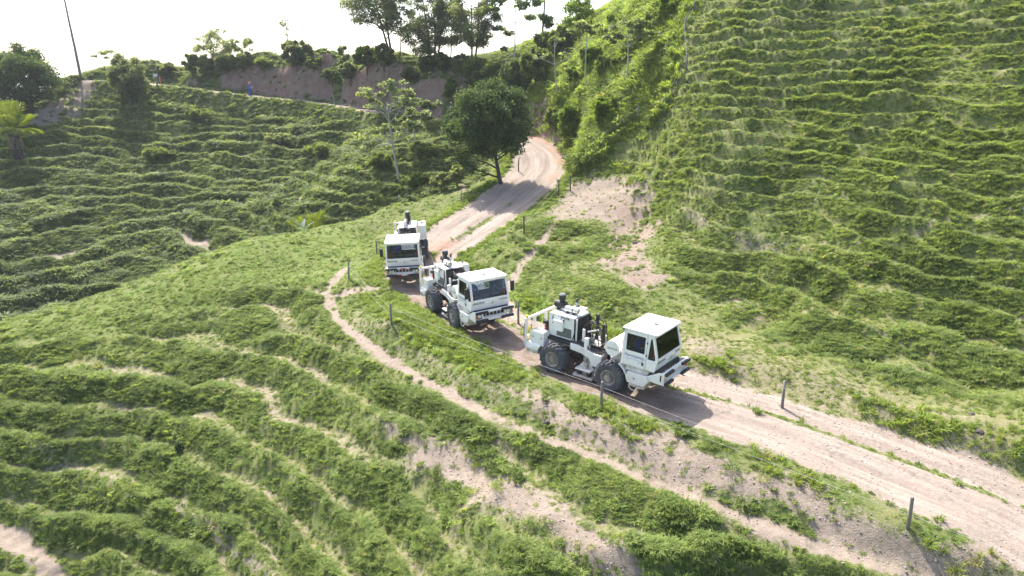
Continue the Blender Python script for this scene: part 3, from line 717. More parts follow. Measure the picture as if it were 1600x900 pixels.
scatter('verge_grass', P_, Rt, Sc, ti, RNG.integers(0, 4, len(X_)), lushes, 'fresh green grass along both verges of the gravel road', MLU)
print('verge', len(X_))
# shaded hillside: coarse scrub
x, y = candidates(150000, -80, 0, 42, 100)
rs = gsample(riser, x, y); lf_ = gsample(lf, x, y); ba = gsample(F_bare, x, y); ng = gsample(F_nog, x, y); bk = gsample(bank, x, y)
dens = lf_ * (.30 + .85 * rs) * (1 - ng) * np.clip(1.1 - ba * 1.1, 0, 1) * (1 - bk)
X_, Y_, P_, Rt, Sc, k_ = place(x, y, dens * .75, 1.0, .22, .5); Sc *= (.7 + .7 * sstep(.4, .7, patch(X_, Y_, .25, 231)))[:, None]
ti = np.clip(.45 + 1.1 * (patch(X_, Y_, .22, 232) - .5) + RNG.normal(0, .2, len(X_)), 0, 1) + (RNG.uniform(0, 1, len(X_)) < .10) * .6
scatter('scrub_undergrowth', P_, Rt, Sc, ti, RNG.integers(0, 5, len(X_)), scrubs, 'dense dark scrub and grass covering the shaded terraced hillside', MSC)
print('scrub', len(X_))
# overgrown bright spur
x, y = candidates(150000, -2, 30, 48, 118)
br_ = gsample(br, x, y); bk = gsample(bank, x, y); ng = gsample(F_nog, x, y)
dens = br_ * (1 - .75 * bk) * (1 - ng)
X_, Y_, P_, Rt, Sc, k_ = place(x, y, dens, 1.0, .28, .68)
Sc *= (.55 + 1.0 * sstep(.35, .7, patch(X_, Y_, .35, 241)))[:, None]
ti = np.clip(.70 + 1.1 * (patch(X_, Y_, .22, 242) - .5) + RNG.normal(0, .22, len(X_)), 0, 1) + (RNG.uniform(0, 1, len(X_)) < .14) * RNG.uniform(.3, .6, len(X_))
scatter('tall_grass', P_, Rt, Sc, ti, RNG.integers(0, 5, len(X_)), [o.copy() for o in lushes], 'tall bright green grass smothering the steep spur above the road', MLU)
print('tall', len(X_))
# ridge top, cut bank creepers, far skyline pasture
x, y = candidates(90000, -80, 14, 78, 126)
bk = gsample(bank, x, y); lf_ = gsample(lf, x, y); br_ = gsample(br, x, y); ng = gsample(F_nog, x, y); ba = gsample(F_bare, x, y)
d_, i_, s__ = near_poly(x, y, ROADP, 9)
edge = np.exp(-((d_ - 5.6) / 1.6) ** 2) * (s__ > 0)
dens = (1 - lf_) * (1 - br_) * (1 - ng) * np.clip(1.05 - ba, 0, 1) * (.45 + edge)
X_, Y_, P_, Rt, Sc, k_ = place(x, y, dens, 1.0, .3, .75)
Sc *= (.6 + .9 * edge[k_])[:, None]
ti = np.clip(.4 + .9 * (patch(X_, Y_, .22, 252) - .5) + RNG.normal(0, .2, len(X_)), 0, 1) + (RNG.uniform(0, 1, len(X_)) < .12) * .5
scatter('ridge_undergrowth', P_, Rt, Sc, ti, RNG.integers(0, 5, len(X_)), [o.copy() for o in scrubs], 'rough undergrowth on the ridge and hanging over the red cut bank', MSC)
print('ridge', len(X_), round(time.time() - T0, 1))
# loose stones on the road and on the washed slopes
def stone_mesh(seed, m):
    r = random.Random(seed); bm = bmesh.new(); bmesh.ops.create_icosphere(bm, subdivisions=1, radius=1.0)
    for v in bm.verts: v.co *= r.uniform(.7, 1.15); v.co.z *= .6
    me = bpy.data.meshes.new('stone'); bm.to_mesh(me); bm.free(); me.materials.append(m); return bpy.data.objects.new('stone', me)
ms, nt_ = new_mat('loose_stone'); p_ = N(nt_, 'ShaderNodeBsdfPrincipled'); p_.inputs['Roughness'].default_value = .9
L(nt_, mixc(nt_, attr(nt_, 'tint', 'INSTANCER'), (.16, .12, .098), (.34, .285, .245)), p_.inputs['Base Color']); out(nt_, p_.outputs[0])
x, y = candidates(200000, -16, 30, 12, 72)
ro = gsample(roadm, x, y); ba = gsample(bare, x, y); tk = gsample(trk, x, y)
dens = np.clip(.22 * ro * sstep(.3, .6, patch(x, y, .7, 261)) + .4 * ba + .25 * tk, 0, 1) * np.clip((70 - y) / 50, .2, 1)
X_, Y_, P_, Rt, Sc, k_ = place(x, y, dens, 1.0, .012, .042, sink=-.003)
scatter('loose_gravel', P_, Rt, Sc, RNG.uniform(0, 1, len(X_)), RNG.integers(0, 3, len(X_)), [stone_mesh(i, ms) for i in range(3)], 'loose pinkish gravel strewn over the dirt road and washed slopes', ms)
print('gravel', len(X_), round(time.time() - T0, 1))
# ------------------------------------------------------------------ the three survey trucks
WHITE = paint('white_truck_paint', (.82, .80, .76), .42, dirt=.22, dcol=(.45, .38, .31), scale=1.6, mud=.55)
WHITE_D = paint('dusty_white_paint', (.68, .665, .62), .55, dirt=.75, dcol=(.33, .25, .19), scale=2.2, mud=.8)
BLACK = paint('black_rubber', (.020, .021, .024), .6, dirt=.35, dcol=(.10, .085, .07), scale=3)
DARK = paint('dark_machinery', (.030, .031, .033), .5, dirt=.4, dcol=(.12, .095, .075), scale=5)
TYRE = paint('dusty_tyre_rubber', (.055, .062, .072), .85, dirt=.6, dcol=(.17, .15, .135), scale=2.2, bump=.4)
RIM = paint('muddy_wheel_rim', (.36, .32, .28), .7, dirt=.9, dcol=(.20, .155, .125), scale=4)
STEEL = paint('bright_steel', (.62, .62, .60), .32, metal=.85, dirt=.3)
GREYP = paint('grey_plastic', (.12, .125, .13), .6, dirt=.2)
GRILLE = paint('grille_mesh', (.13, .15, .12), .6, dirt=.6, dcol=(.24, .22, .17), scale=14)
YELLOW = paint('yellow_paint', (.72, .50, .02), .45)
RED = paint('red_paint', (.55, .035, .02), .4)
ORANGE = paint('orange_lens', (.75, .16, .02), .25)
SILL = paint('bare_soil_tan', (.42, .30, .17), .8)
SEATM = paint('seat_cloth', (.035, .037, .045), .85)
DASHM = paint('dash_board', (.10, .115, .13), .6)
BLUEL = paint('blue_lettering', (.045, .12, .36), .5)
LBLUE = paint('pale_blue_lettering', (.20, .34, .52), .5)
INK = paint('black_lettering', (.02, .02, .025), .5)
LENS = paint('lamp_glass', (.75, .76, .74), .12, spec=.8)
SKIN = paint('skin', (.30, .17, .11), .55); COVER = paint('blue_coverall', (.03, .075, .42), .8, scale=9)
HELM = paint('red_helmet', (.72, .10, .035), .35); WHELM = paint('white_helmet', (.75, .75, .72), .35); BOOT = paint('dark_boots', (.03, .025, .02), .7)
REFL = paint('reflective_tape', (.62, .64, .62), .4)
GLASS, _nt = new_mat('tinted_cab_glass')
_g = N(_nt, 'ShaderNodeBsdfGlossy'); _g.inputs['Roughness'].default_value = .02; _g.inputs['Color'].default_value = (.9, .95, 1, 1)
_t = N(_nt, 'ShaderNodeBsdfTransparent'); _t.inputs[0].default_value = (.70, .74, .77, 1)
_fr = N(_nt, 'ShaderNodeFresnel', _0=1.22); _mx = N(_nt, 'ShaderNodeMixShader')
L(_nt, math_(_nt, 'ADD', _fr.outputs[0], .015, True), _mx.inputs[0]); L(_nt, _t.outputs[0], _mx.inputs[1]); L(_nt, _g.outputs[0], _mx.inputs[2]); out(_nt, _mx.outputs[0])

def lettering(name, text, size, mat, parent, loc, rot, shear=0., spacing=1.0, bold=0.0):
    """flat printed letters, a few millimetres proud; local x runs along the text, z stands off the panel"""
    cu = bpy.data.curves.new(name, 'FONT'); cu.body = text; cu.size = size; cu.shear = shear; cu.space_character = spacing
    cu.align_x = 'CENTER'; cu.align_y = 'CENTER'; cu.extrude = .0015; cu.offset = bold; cu.resolution_u = 2
    t = bpy.data.objects.new(name, cu); C.objects.link(t)
    dg = bpy.context.evaluated_depsgraph_get(); me = bpy.data.meshes.new_from_object(t.evaluated_get(dg))
    bpy.data.objects.remove(t); me.materials.clear(); me.materials.append(mat)
    o = bpy.data.objects.new(name, me); C.objects.link(o); o.parent = parent; o.location = loc; o.rotation_euler = rot
    return o

def tyre_mesh():
    mb = MB(); r, w2 = .655, .25
    mb.lathe([(.33, -w2 * .80), (.40, -w2 * .98), (.52, -w2 * 1.02), (.60, -w2 * .94), (.625, -w2 * .70), (.63, 0), (.625, w2 * .70), (.60, w2 * .94), (.52, w2 * 1.02), (.40, w2 * .98), (.33, w2 * .80)], TYRE, 36)
    n = 19
    for i in range(n):
        for sd in (-1, 1):                                   # chevron lugs
            a = 2 * math.pi * (i + (.5 if sd > 0 else 0)) / n
            pts = []
            for (yy, da, hgt) in ((.02, .0, .69), (.13, .10, .685), (.245, .20, .645), (.275, .235, .57)):
                for dd in (-.052, .052):
                    for rr in (hgt - .09, hgt):
                        t = a + da + dd * (.62 / hgt)
                        pts.append((rr * math.cos(t), sd * yy, rr * math.sin(t)))
            vs = [pts[4 * j + q] for j in range(4) for q in (0, 1, 3, 2)]
            fs = [(0, 1, 2, 3), (12, 13, 14, 15)]
            for j in range(3):
                for q in range(4): fs.append((4 * j + q, 4 * j + (q + 1) % 4, 4 * j + 4 + (q + 1) % 4, 4 * j + 4 + q))
            mb.add(vs, fs, TYRE)
    return mb
def rim_mesh(big):
    mb = MB()
    mb.lathe([(.335, -.20), (.335, -.24), (.31, -.245), (.28, -.17), (.26, -.12), (.20, -.11), (.19, -.14), (.05, -.14)], RIM, 28)
    mb.lathe([(.335, .20), (.335, .24), (.30, .24), (.28, .1), (0.02, .1)], RIM, 24)
    h = .15 if big else .10
    mb.cyl((0, -.13, 0), (0, -.27 if big else -.20, 0), h, RIM, 16); mb.cyl((0, -.27 if big else -.20, 0), (0, -.29 if big else -.22, 0), h * .8, RIM, 16)
    for i in range(10):
        t = 2 * math.pi * i / 10
        mb.cyl((.205 * math.cos(t), -.10, .205 * math.sin(t)), (.205 * math.cos(t), -.15, .205 * math.sin(t)), .022, DARK, 6)
    return mb

def ycab(z): return 1.05 - .07 * (z - 1.4) / 1.45
def build_truck():
    root = empty('survey_truck', (0, 0, 0))
    # chassis
    m = MB()
    for sd in (-1, 1):
        m.box((-1.7, sd * .42, 1.22), (2.2, .10, .24), WHITE_D); m.box((2.2, sd * .42, 1.12), (2.3, .10, .26), WHITE_D)
        side = [(-.75, 1.44), (-.35, 1.44), (.45, 1.26), (.78, 1.26), (.78, .72), (.30, .70), (.22, .98), (-.2, 1.12), (-.75, 1.16)]
        m.prism([(x, sd * .74, z) for x, z in side], (0, -sd * .07, 0), WHITE)
    m.box((-.72, 0, 1.30), (.10, 1.40, .24), WHITE_D); m.box((.74, 0, 1.0), (.09, 1.40, .46), WHITE_D)
    m.box((1.0, 0, 1.1), (.5, .5, .35), DARK); m.cyl((.95, 0, .8), (.95, 0, 1.35), .13, DARK)
    m.build('chassis', root, .012)
    for x in (-1.38, 1.38):
        m = MB()
        m.cyl((x, -.7, .65), (x, .7, .65), .12, DARK); m.cyl((x, -.2, .65), (x, .25, .65), .27, DARK, 14)
        m.box((x, 0, .85), (.26, 1.0, .12), DARK)
        m.build('axle', root)
    # wheels
    tm = tyre_mesh(); ro = rim_mesh(False); rb = rim_mesh(True); shared = {}
    for x, sd in ((-1.38, -1), (-1.38, 1), (1.38, -1), (1.38, 1)):
        wv = empty('wheel', (x, sd * .93, .635), (0, 0, 0 if sd < 0 else math.pi)); wv.parent = root
        for nm, mb in (('tyre', tm), ('rim', rb if x > 0 else ro)):
            key = (nm, x > 0 if nm == 'rim' else 0)
            if key not in shared: o = mb.build(nm, wv); shared[key] = o.data
            else:
                o = bpy.data.objects.new(nm, shared[key]); C.objects.link(o); o.parent = wv
            if nm == 'tyre': o.rotation_euler = (0, .4 * x + sd, 0)
    # rear platform and guard frame
    m = MB()
    m.box((-2.38, 0, 1.06), (1.05, 2.06, .07), WHITE)
    m.prism([(-2.90, -1.03, 1.09), (-2.05, -1.03, 1.09), (-2.05, -1.12, 1.02), (-2.20, -1.12, .80), (-2.80, -1.12, .80), (-2.90, -1.12, 1.02)], (0, .05, 0), WHITE)
    m.box((-2.48, -.90, .78), (.62, .36, .30), WHITE_D); m.box((-2.48, .90, .78), (.62, .36, .30), WHITE_D)
    m.box((-2.93, 0, .95), (.08, 2.1, .30), WHITE_D)
    m.tube([(-2.75, -1.13, .80), (-2.78, -1.14, .62), (-2.55, -1.14, .52), (-2.38, -1.13, .60), (-2.36, -1.13, .80)], .014, STEEL)
    m.build('rear_platform', root, .012)
    m = MB()
    for (x, y) in ((-2.88, -1.02), (-2.88, -.42), (-2.88, .42), (-2.88, 1.02)):
        m.box((x, y, 1.56), (.09, .12 if abs(y) > 1 else .14, .98), WHITE)
    m.box((-2.88, 0, 2.07), (.10, 2.16, .10), WHITE); m.box((-2.88, 0, 1.18), (.06, 1.95, .22), WHITE)
    m.box((-2.95, -1.02, 1.50), (.04, .10, .70), BLACK)
    m.tube([(-2.85, 1.02, 2.07), (-2.3, .95, 2.25), (-2.02, .58, 2.40)], .04, WHITE)
    m.build('rear_guard_frame', root, .012)
    m = MB(); m.box((-2.30, -.80, 1.36), (.72, .42, .52), WHITE); m.box((-2.30, -.80, 1.63), (.70, .40, .02), WHITE_D); m.box((-2.42, -.80, 1.645), (.26, .26, .012), GREYP)
    m.cyl((-2.05, -1.015, 1.37), (-2.05, -1.03, 1.37), .03, DARK, 8); m.cyl((-2.5, -1.015, 1.37), (-2.5, -1.03, 1.37), .03, DARK, 8); m.build('toolbox', root, .01)
    m = MB(); m.cyl((-2.73, -.86, 1.10), (-2.73, -.86, 1.72), .065, YELLOW, 10); m.cyl((-2.73, -.86, 1.72), (-2.73, -.86, 1.80), .03, DARK, 8)
    m.build('yellow_strut', root); m = MB(); m.cyl((-2.88, -.98, 2.12), (-2.88, -.98, 2.22), .06, YELLOW, 10); m.build('yellow_cap', root)
    # engine package
    e = MB()
    e.prism([(-2.0, -.56, 1.47), (-.72, -.56, 1.47), (-.72, -.56, 2.44), (-.76, -.56, 2.48), (-1.96, -.56, 2.48), (-2.0, -.56, 2.44)], (0, 1.12, 0), WHITE)
    e.box((-1.36, -.565, 1.97), (.02, .012, .95), GREYP)
    eng = e.build('engine_housing', root, .02)
    m = MB(); m.box((-1.35, 0, 1.415), (1.34, 1.18, .09), BLACK); m.box((-1.42, -.66, 1.36), (1.5, .10, .12), DARK); m.build('engine_skid', root)
    m = MB()
    m.box((-1.20, -.567, 1.74), (.74, .014, .42), GRILLE)
    for i in range(9): m.box((-1.20, -.577, 1.57 + i * .042), (.72, .008, .012), GREYP)
    m.build('side_grille', eng)
    m = MB(); m.box((-1.44, -.63, 2.02), (.46, .15, .46), WHITE); m.box((-1.22, -.62, 2.27), (.05, .08, .10), DARK); m.build('control_box', eng, .012)
    for (x, z, dx, dz) in ((-1.80, 2.28, .04, .14), (-1.80, 2.05, .04, .05), (-1.75, 2.40, .03, .05), (-1.5, 2.40, .03, .05), (-1.0, 2.40, .03, .05)):
        m = MB(); m.box((x, -.566, z), (dx, .012, dz), INK); m.build('latch', eng)
    lettering('lettering', 'UNIVIB', .13, INK, eng, (-1.18, -.567, 2.37), (R(90), 0, 0), 0, 1.1, .002)
    m = MB()
    m.box((-.665, 0, 1.94), (.09, 1.10, 1.02), BLACK); m.box((-.615, 0, 1.94), (.02, .94, .88), DARK)
    for i in range(17): m.box((-.600, -.45 + i * .056, 1.94), (.012, .012, .86), BLACK)
    m.box((-.60, .52, 1.86), (.10, .10, .95), BLACK); m.box((-.60, -.53, 1.94), (.05, .05, 1.02), WHITE)
    m.tube([(-.62, -.60, 2.35), (-.62, -.62, 1.9), (-.75, -.63, 1.5)], .022, BLACK)
    m.build('radiator', root)
    m = MB()
    m.cyl((-2.05, .02, 2.72), (-1.55, .02, 2.72), .17, BLACK, 16); m.cyl((-1.74, .02, 2.80), (-1.74, .02, 3.02), .10, BLACK, 14)
    m.cyl((-1.74, .02, 2.94), (-1.74, .02, 3.16), .155, BLACK, 16); m.cyl((-1.74, .02, 3.16), (-1.74, .02, 3.21), .165, GREYP, 16, r1=.12)
    m.box((-1.9, .02, 2.53), (.08, .24, .12), DARK); m.tube([(-1.55, .02, 2.7), (-1.42, .02, 2.66), (-1.36, .02, 2.46)], .07, BLACK, 8); m.box((-2.055, .02, 2.76), (.01, .10, .05), REFL)
    m.build('air_cleaner', root)
    m = MB(); m.cyl((-1.45, -.12, 2.66), (-.86, -.12, 2.66), .135, STEEL, 16); m.cyl((-.86, -.12, 2.66), (-.80, -.12, 2.66), .12, STEEL, 16)
    m.cyl((-1.05, -.12, 2.66), (-1.02, -.12, 2.66), .15, DARK, 16)
    for x in (-1.32, -1.0): m.box((x, -.12, 2.51), (.06, .26, .08), DARK)
    mu = m.build('muffler', root)
    m = MB(); m.tube([(-.98, -.05, 2.75), (-.98, -.02, 2.90), (-.98, -.02, 3.0)], .055, STEEL, 8); m.tube([(-.98, -.02, 2.98), (-.98, -.02, 3.08), (-.93, -.02, 3.15), (-.87, -.02, 3.17)], .05, DARK, 8); m.build('exhaust_pipe', mu)
    m = MB()                                                 # pumps and filters at the rear of the engine
    m.cyl((-2.14, -.50, 1.62), (-2.14, -.50, 1.98), .085, DARK, 10); m.cyl((-2.14, -.28, 1.55), (-2.14, -.28, 1.90), .085, DARK, 10); m.box((-2.12, -.62, 2.02), (.16, .2, .14), BLACK)
    m.cyl((-2.32, -.34, 1.66), (-2.05, -.30, 1.72), .10, DARK, 10); m.box((-2.16, -.58, 1.72), (.07, .07, .26), RED); m.box((-2.10, .2, 1.75), (.18, .5, .5), DARK)
    m.tube([(-2.14, -.50, 1.98), (-2.3, -.52, 2.1), (-2.4, -.4, 1.9), (-2.3, -.2, 1.55)], .02, BLACK); m.tube([(-2.04, -.6, 2.0), (-2.04, -.63, 1.5), (-1.95, -.66, 1.3)], .035, DARK)
    m.build('hydraulic_pump', root)
    # tall oil reservoir on the left side
    m = MB(); m.box((-1.45, .92, 1.93), (.62, .44, .95), WHITE); m.box((-1.45, .92, 2.42), (.5, .34, .03), WHITE_D); m.cyl((-1.5, .92, 2.43), (-1.5, .92, 2.52), .06, DARK, 10); m.build('oil_reservoir', root, .02)
    # shaker unit between the axles
    m = MB()
    m.box((.06, 0, .20), (.96, 1.95, .10), WHITE_D); m.box((.06, 0, .31), (.70, 1.5, .12), WHITE_D)
    for sd in (-1, 1):
        m.box((.06, sd * .80, .50), (.74, .34, .06), WHITE); m.box((.06, sd * .72, .62), (.20, .20, .26), WHITE_D)
        m.prism([(-.30, sd * .62, .53), (.42, sd * .62, .53), (.24, sd * .62, .74), (-.12, sd * .62, .74)], (0, sd * .05, 0), WHITE)
    bp = m.build('shaker_baseplate', root, .012)
    for (x, y) in ((-.18, -.82), (.30, -.82), (-.18, .82), (.30, .82)):
        q = MB(); q.lathe([(.02, -.10), (.10, -.10), (.125, -.05), (.105, 0), (.125, .05), (.10, .10), (.02, .10)], BLACK, 14, 'Z'); o = q.build('air_spring', bp); o.location = (x, y, .37)
    m = MB(); m.box((.06, 0, .95), (.62, .92, .62), WHITE_D); m.box((.06, 0, 1.30), (.45, .6, .10), DARK); m.build('reaction_mass', root, .02)
    for sd in (-1, 1):
        q = MB(); q.cyl((-.02, sd * .62, .55), (-.02, sd * .62, 1.75), .045, STEEL, 10); q.cyl((.14, sd * .62, .55), (.14, sd * .62, 1.55), .03, STEEL, 8)
        q.box((-.02, sd * .62, 1.50), (.14, .16, .62), WHITE); q.build('lift_cylinder', root)
    for (x, y, zt) in ((-.02, .16, 2.62), (.42, -.02, 2.32)):
        q = MB(); q.box((x, y, (zt + 1.4) / 2), (.11, .11, zt - 1.4), BLACK); q.box((x, y, zt), (.13, .13, .06), DARK); q.build('guide_post', root)
    m = MB(); m.tube([(-.2, -.3, 1.95), (.35, .1, 2.08)], .04, WHITE); m.box((-.3, -.42, 1.75), (.09, .09, .66), WHITE); m.box((.1, -.1, 1.52), (.8, .7, .05), WHITE_D)
    m.box((.02, -.35, 1.62), (.25, .2, .2), GREYP); m.box((.30, .25, 1.63), (.2, .25, .22), STEEL); m.build('lift_bracket', root)
    q = MB()
    for i in range(7):
        y0 = -.42 + i * .10; rad = .36 + .05 * math.sin(i * 2.1); cx = .05 + .07 * math.sin(i * 1.3); zc = 1.95 + .08 * math.cos(i)
        q.tube([(cx - rad, y0, 1.45)] + [(cx - rad * math.cos(t), y0 + .10 * math.sin(t * 1.5 + i), zc + .47 * math.sin(t)) for t in [math.pi * k / 9 for k in range(10)]] + [(cx + rad + .03, y0 + .05, 1.42)], .021, BLACK, 6); q.build('hydraulic_hose', root); q = MB()
    for i in range(6):
        q.tube([(-.70, -.68 + .045 * i, 1.46), (-.3, -.70 + .05 * i, 1.50 + .02 * (i % 2)), (.2, -.62 + .05 * i, 1.38), (.7, -.45 + .06 * i, 1.34), (1.1, -.3 + .06 * i, 1.3)], .025, BLACK, 6); q.build('hydraulic_hose', root); q = MB()

    # fuel tank lying across behind the cab
    m = MB(); m.cyl((1.42, -1.02, 1.88), (1.42, .55, 1.88), .325, WHITE, 28); m.cyl((1.42, -1.03, 1.88), (1.42, -1.02, 1.88), .30, WHITE, 28)
    for y in (-.62, .2): m.cyl((1.42, y, 1.88), (1.42, y + .05, 1.88), .332, WHITE_D, 28, caps=False); m.box((1.42, y, 1.46), (.34, .08, .26), WHITE_D)
    ft = m.build('fuel_tank', root)
    lettering('lettering', 'INOVA', .13, INK, ft, (1.42, -1.033, 1.87), (R(90), 0, 0), .2, 1.15, .001)
    # cab
    cabm = MB(); T = -.05
    def P3(x, z, sd): return (x, sd * ycab(z), z)
    for sd in (-1, 1):
        tv = (0, -sd * .05, 0)
        o4 = [(2.93, 1.42), (2.93, 2.84), (3.18, 2.84), (3.41, 1.88), (3.31, 1.42)]; i4 = [(2.99, 1.86), (3.05, 2.68), (3.115, 2.72), (3.30, 1.98), (3.29, 1.86)]
        cabm.ring([P3(x, z, sd) for x, z in o4], [P3(x, z, sd) for x, z in i4], tv, WHITE)
        cabm.prism([P3(1.84, 1.40, sd), P3(1.97, 1.40, sd), P3(1.97, 2.84, sd), P3(1.90, 2.84, sd)], tv, WHITE)
        cabm.prism([P3(1.97, 1.40, sd), P3(2.93, 1.40, sd), P3(2.93, 1.44, sd), P3(1.97, 1.44, sd)], tv, WHITE)
    fo = [(3.18, -.985, 2.84), (3.18, .985, 2.84), (3.41, 1.027, 1.88), (3.41, -1.027, 1.88)]
    fi = [(3.205, -.90, 2.74), (3.205, .90, 2.74), (3.395, .925, 1.95), (3.395, -.925, 1.95)]
    cabm.ring(fo, fi, (-.05, 0, -.012), WHITE)
    cabm.prism([(3.41, -1.027, 1.88), (3.41, 1.027, 1.88), (3.30, 1.04, 1.42), (3.30, -1.04, 1.42)], (-.05, 0, 0), WHITE)
    cabm.prism([(3.425, -.32, 1.96), (3.425, .32, 1.96), (3.425, .36, 1.80), (3.39, .30, 1.70), (3.39, -.30, 1.70), (3.425, -.36, 1.80)], (-.035, 0, 0), WHITE)
    ro_ = [(1.86, -1.0, 1.42), (1.86, 1.0, 1.42), (1.90, .97, 2.84), (1.90, -.97, 2.84)]; ri_ = [(1.88, -.7, 1.95), (1.88, .7, 1.95), (1.89, .7, 2.65), (1.89, -.7, 2.65)]
    cabm.ring(ro_, ri_, (.04, 0, 0), WHITE)
    cabm.box((2.58, 0, 1.40), (1.42, 2.02, .06), WHITE_D)
    cab = cabm.build('cab', root, .008)
    m = MB(); oc = [(1.83, -1.02), (3.20, -1.02), (3.33, -.90), (3.33, .90), (3.20, 1.02), (1.83, 1.02)]
    m.prism([(x, y, 2.842) for x, y in oc], (0, 0, .075), WHITE); m.prism([(x * .93 + .18, y * .93, 2.917) for x, y in oc], (0, 0, .022), WHITE)
    m.prism([(1.83, -1.06, 2.80), (1.93, -1.06, 2.80), (1.93, -1.06, 2.88), (1.83, -1.06, 2.88)], (0, .06, 0), GREYP)
    rf = m.build('roof', cab, .012)
    m = MB(); m.cyl((2.72, 0, 2.938), (2.72, 0, 2.962), .10, GREYP, 16); m.cyl((2.72, 0, 2.962), (2.72, 0, 3.0), .05, STEEL, 10); m.build('roof_vent', rf)
    m = MB(); m.tube([(1.98, .70, 2.93), (1.97, .70, 3.3)], .007, DARK, 5); m.build('aerial', rf)
    for sd in (-1, 1):
        q = MB(); oo = [(1.985, 1.45), (1.985, 2.83), (2.915, 2.83), (2.915, 1.45)]; ii = [(2.05, 2.03), (2.05, 2.70), (2.84, 2.70), (2.84, 2.03)]
        def off(p, sd, k=.008): return (p[0], sd * (ycab(p[1]) + k), p[1])
        q.ring([off(p, sd) for p in oo], [off(p, sd) for p in ii], (0, -sd * .05, 0), WHITE)
        q.ring([off((2.045, 2.025), sd, .012), off((2.045, 2.705), sd, .012), off((2.845, 2.705), sd, .012), off((2.845, 2.025), sd, .012)],
               [off((2.075, 2.055), sd, .012), off((2.075, 2.675), sd, .012), off((2.815, 2.675), sd, .012), off((2.815, 2.055), sd, .012)], (0, -sd * .02, 0), BLACK)
        dr = q.build('door', cab, .006)
        q = MB(); q.box((2.80, sd * 1.062, 1.62), (.07, .02, .13), INK); q.build('door_handle', dr)
        for z_ in (2.5, 2.0): q = MB(); q.box((2.93, sd * (ycab(z_) + .012), z_), (.04, .03, .08), INK); q.build('door_hinge', dr)
        q = MB(); q.prism([off(p, sd, -.012) for p in ii], (0, -sd * .006, 0), GLASS); q.build('window_pane', cab)
        q = MB(); q.prism([P3(x, z, sd * .985) for x, z in [(2.985, 1.855), (3.05, 2.685), (3.118, 2.725), (3.305, 1.98), (3.295, 1.855)]], (0, -sd * .006, 0), GLASS); q.build('quarter_pane', cab)
        if sd < 0:
            lz = 1.84; ry = (R(90) - .048, 0, 0)
            lettering('lettering', 'PetroSeismic', .155, BLUEL, dr, (2.42, -ycab(lz) - .0125, lz), (R(90) - .048, 0, 0), .25, 1.0, .001)
            lettering('lettering', 'S E R V I C E S', .085, LBLUE, dr, (2.36, -ycab(1.70) - .0125, 1.70), (R(90) - .048, 0, 0), 0, 1.15)
            q = MB(); q.tube([(2.56, -ycab(1.55) - .012, 1.55), (2.70, -ycab(1.68) - .012, 1.68), (2.86, -ycab(1.82) - .012, 1.82)], .006, GREYP, 4); q.build('lettering', dr)
        else:
            lettering('lettering', 'PetroSeismic', .155, BLUEL, dr, (2.42, ycab(1.84) + .0125, 1.84), (R(90) - .048, 0, R(180)), .25, 1.0, .001)
    q = MB(); q.prism([(fi[i][0] - .02, fi[i][1] * 1.01, fi[i][2]) for i in range(4)], (-.006, 0, 0), GLASS); q.build('windscreen', cab)
    q = MB()
    for y0 in (-.35, .45): q = MB(); q.tube([(3.20, y0, 2.77), (3.24, y0 - .05, 2.70), (3.30, y0 - .34, 2.52)], .009, BLACK, 5); q.build('wiper', cab)
    q = MB(); q.prism([(1.895, -.70, 1.95), (1.895, .70, 1.95), (1.905, .70, 2.65), (1.905, -.70, 2.65)], (.006, 0, 0), GLASS); q.build('rear_pane', cab)
    fr_rot = Euler((R(90) - R(13.5), 0, R(90)))
    lettering('lettering', 'INOVA', .17, INK, cab, (3.392, -.66, 1.77), (R(90) + R(13.4), 0, R(90)), .15, 1.2, .003)
    lettering('lettering', 'UNIVIB', .12, INK, cab, (3.396, .68, 1.79), (R(90) + R(13.4), 0, R(90)), .15, 1.1, .002)
    q = MB(); q.tube([(3.40, .05, 1.62), (3.47, .10, 1.80)], .010, BLACK, 5); q.build('number_plate_stalk', cab)
    # inside the cab
    q = MB(); q.box((3.10, 0, 1.72), (.34, 1.80, .44), DASHM); q.box((2.98, 0, 1.97), (.20, 1.72, .06), DASHM); q.box((3.12, -.1, 2.0), (.12, .5, .16), INK)
    for i in range(4): q.box((3.185, -.22 + i * .075, 2.03), (.008, .05, .04), ORANGE)
    q.build('dashboard', cab)
    q = MB(); q.box((2.22, -.42, 1.70), (.50, .50, .14), SEATM); q.box((2.03, -.42, 2.05), (.10, .48, .66), SEATM); q.box((2.22, -.42, 1.53), (.3, .3, .22), INK); q.build('seat', cab, .03)
    q = MB(); q.tube([(2.74 + .07 * math.cos(t), -.42 + .19 * math.sin(t), 2.07 + .17 * math.cos(t)) for t in [2 * math.pi * k / 16 for k in range(16)]], .014, INK, 6, closed=True); q.tube([(2.74, -.42, 2.07), (3.0, -.42, 1.9)], .02, INK, 6)
    q.build('steering_wheel', cab)
    for y in (.84, -.80):
        q = MB(); q.cyl((3.10, y, 1.94), (3.10, y, 2.18), .10, RED, 12); q.cyl((3.10, y, 2.18), (3.10, y, 2.24), .05, RED, 10); q.build('red_canister', cab)
    q = MB(); q.box((2.50, 0, 2.825), (1.22, 1.84, .03), SEATM); q.box((1.95, 0, 1.68), (.04, 1.84, .50), SEATM); q.box((2.5, 0, 1.445), (1.2, 1.86, .03), SEATM)
    for sd in (-1, 1): q.box((1.96, sd * .82, 2.3), (.04, .22, .8), SEATM); q.box((2.45, sd * .965, 1.72), (.9, .02, .5), SEATM)
    q.build('cab_lining', cab)
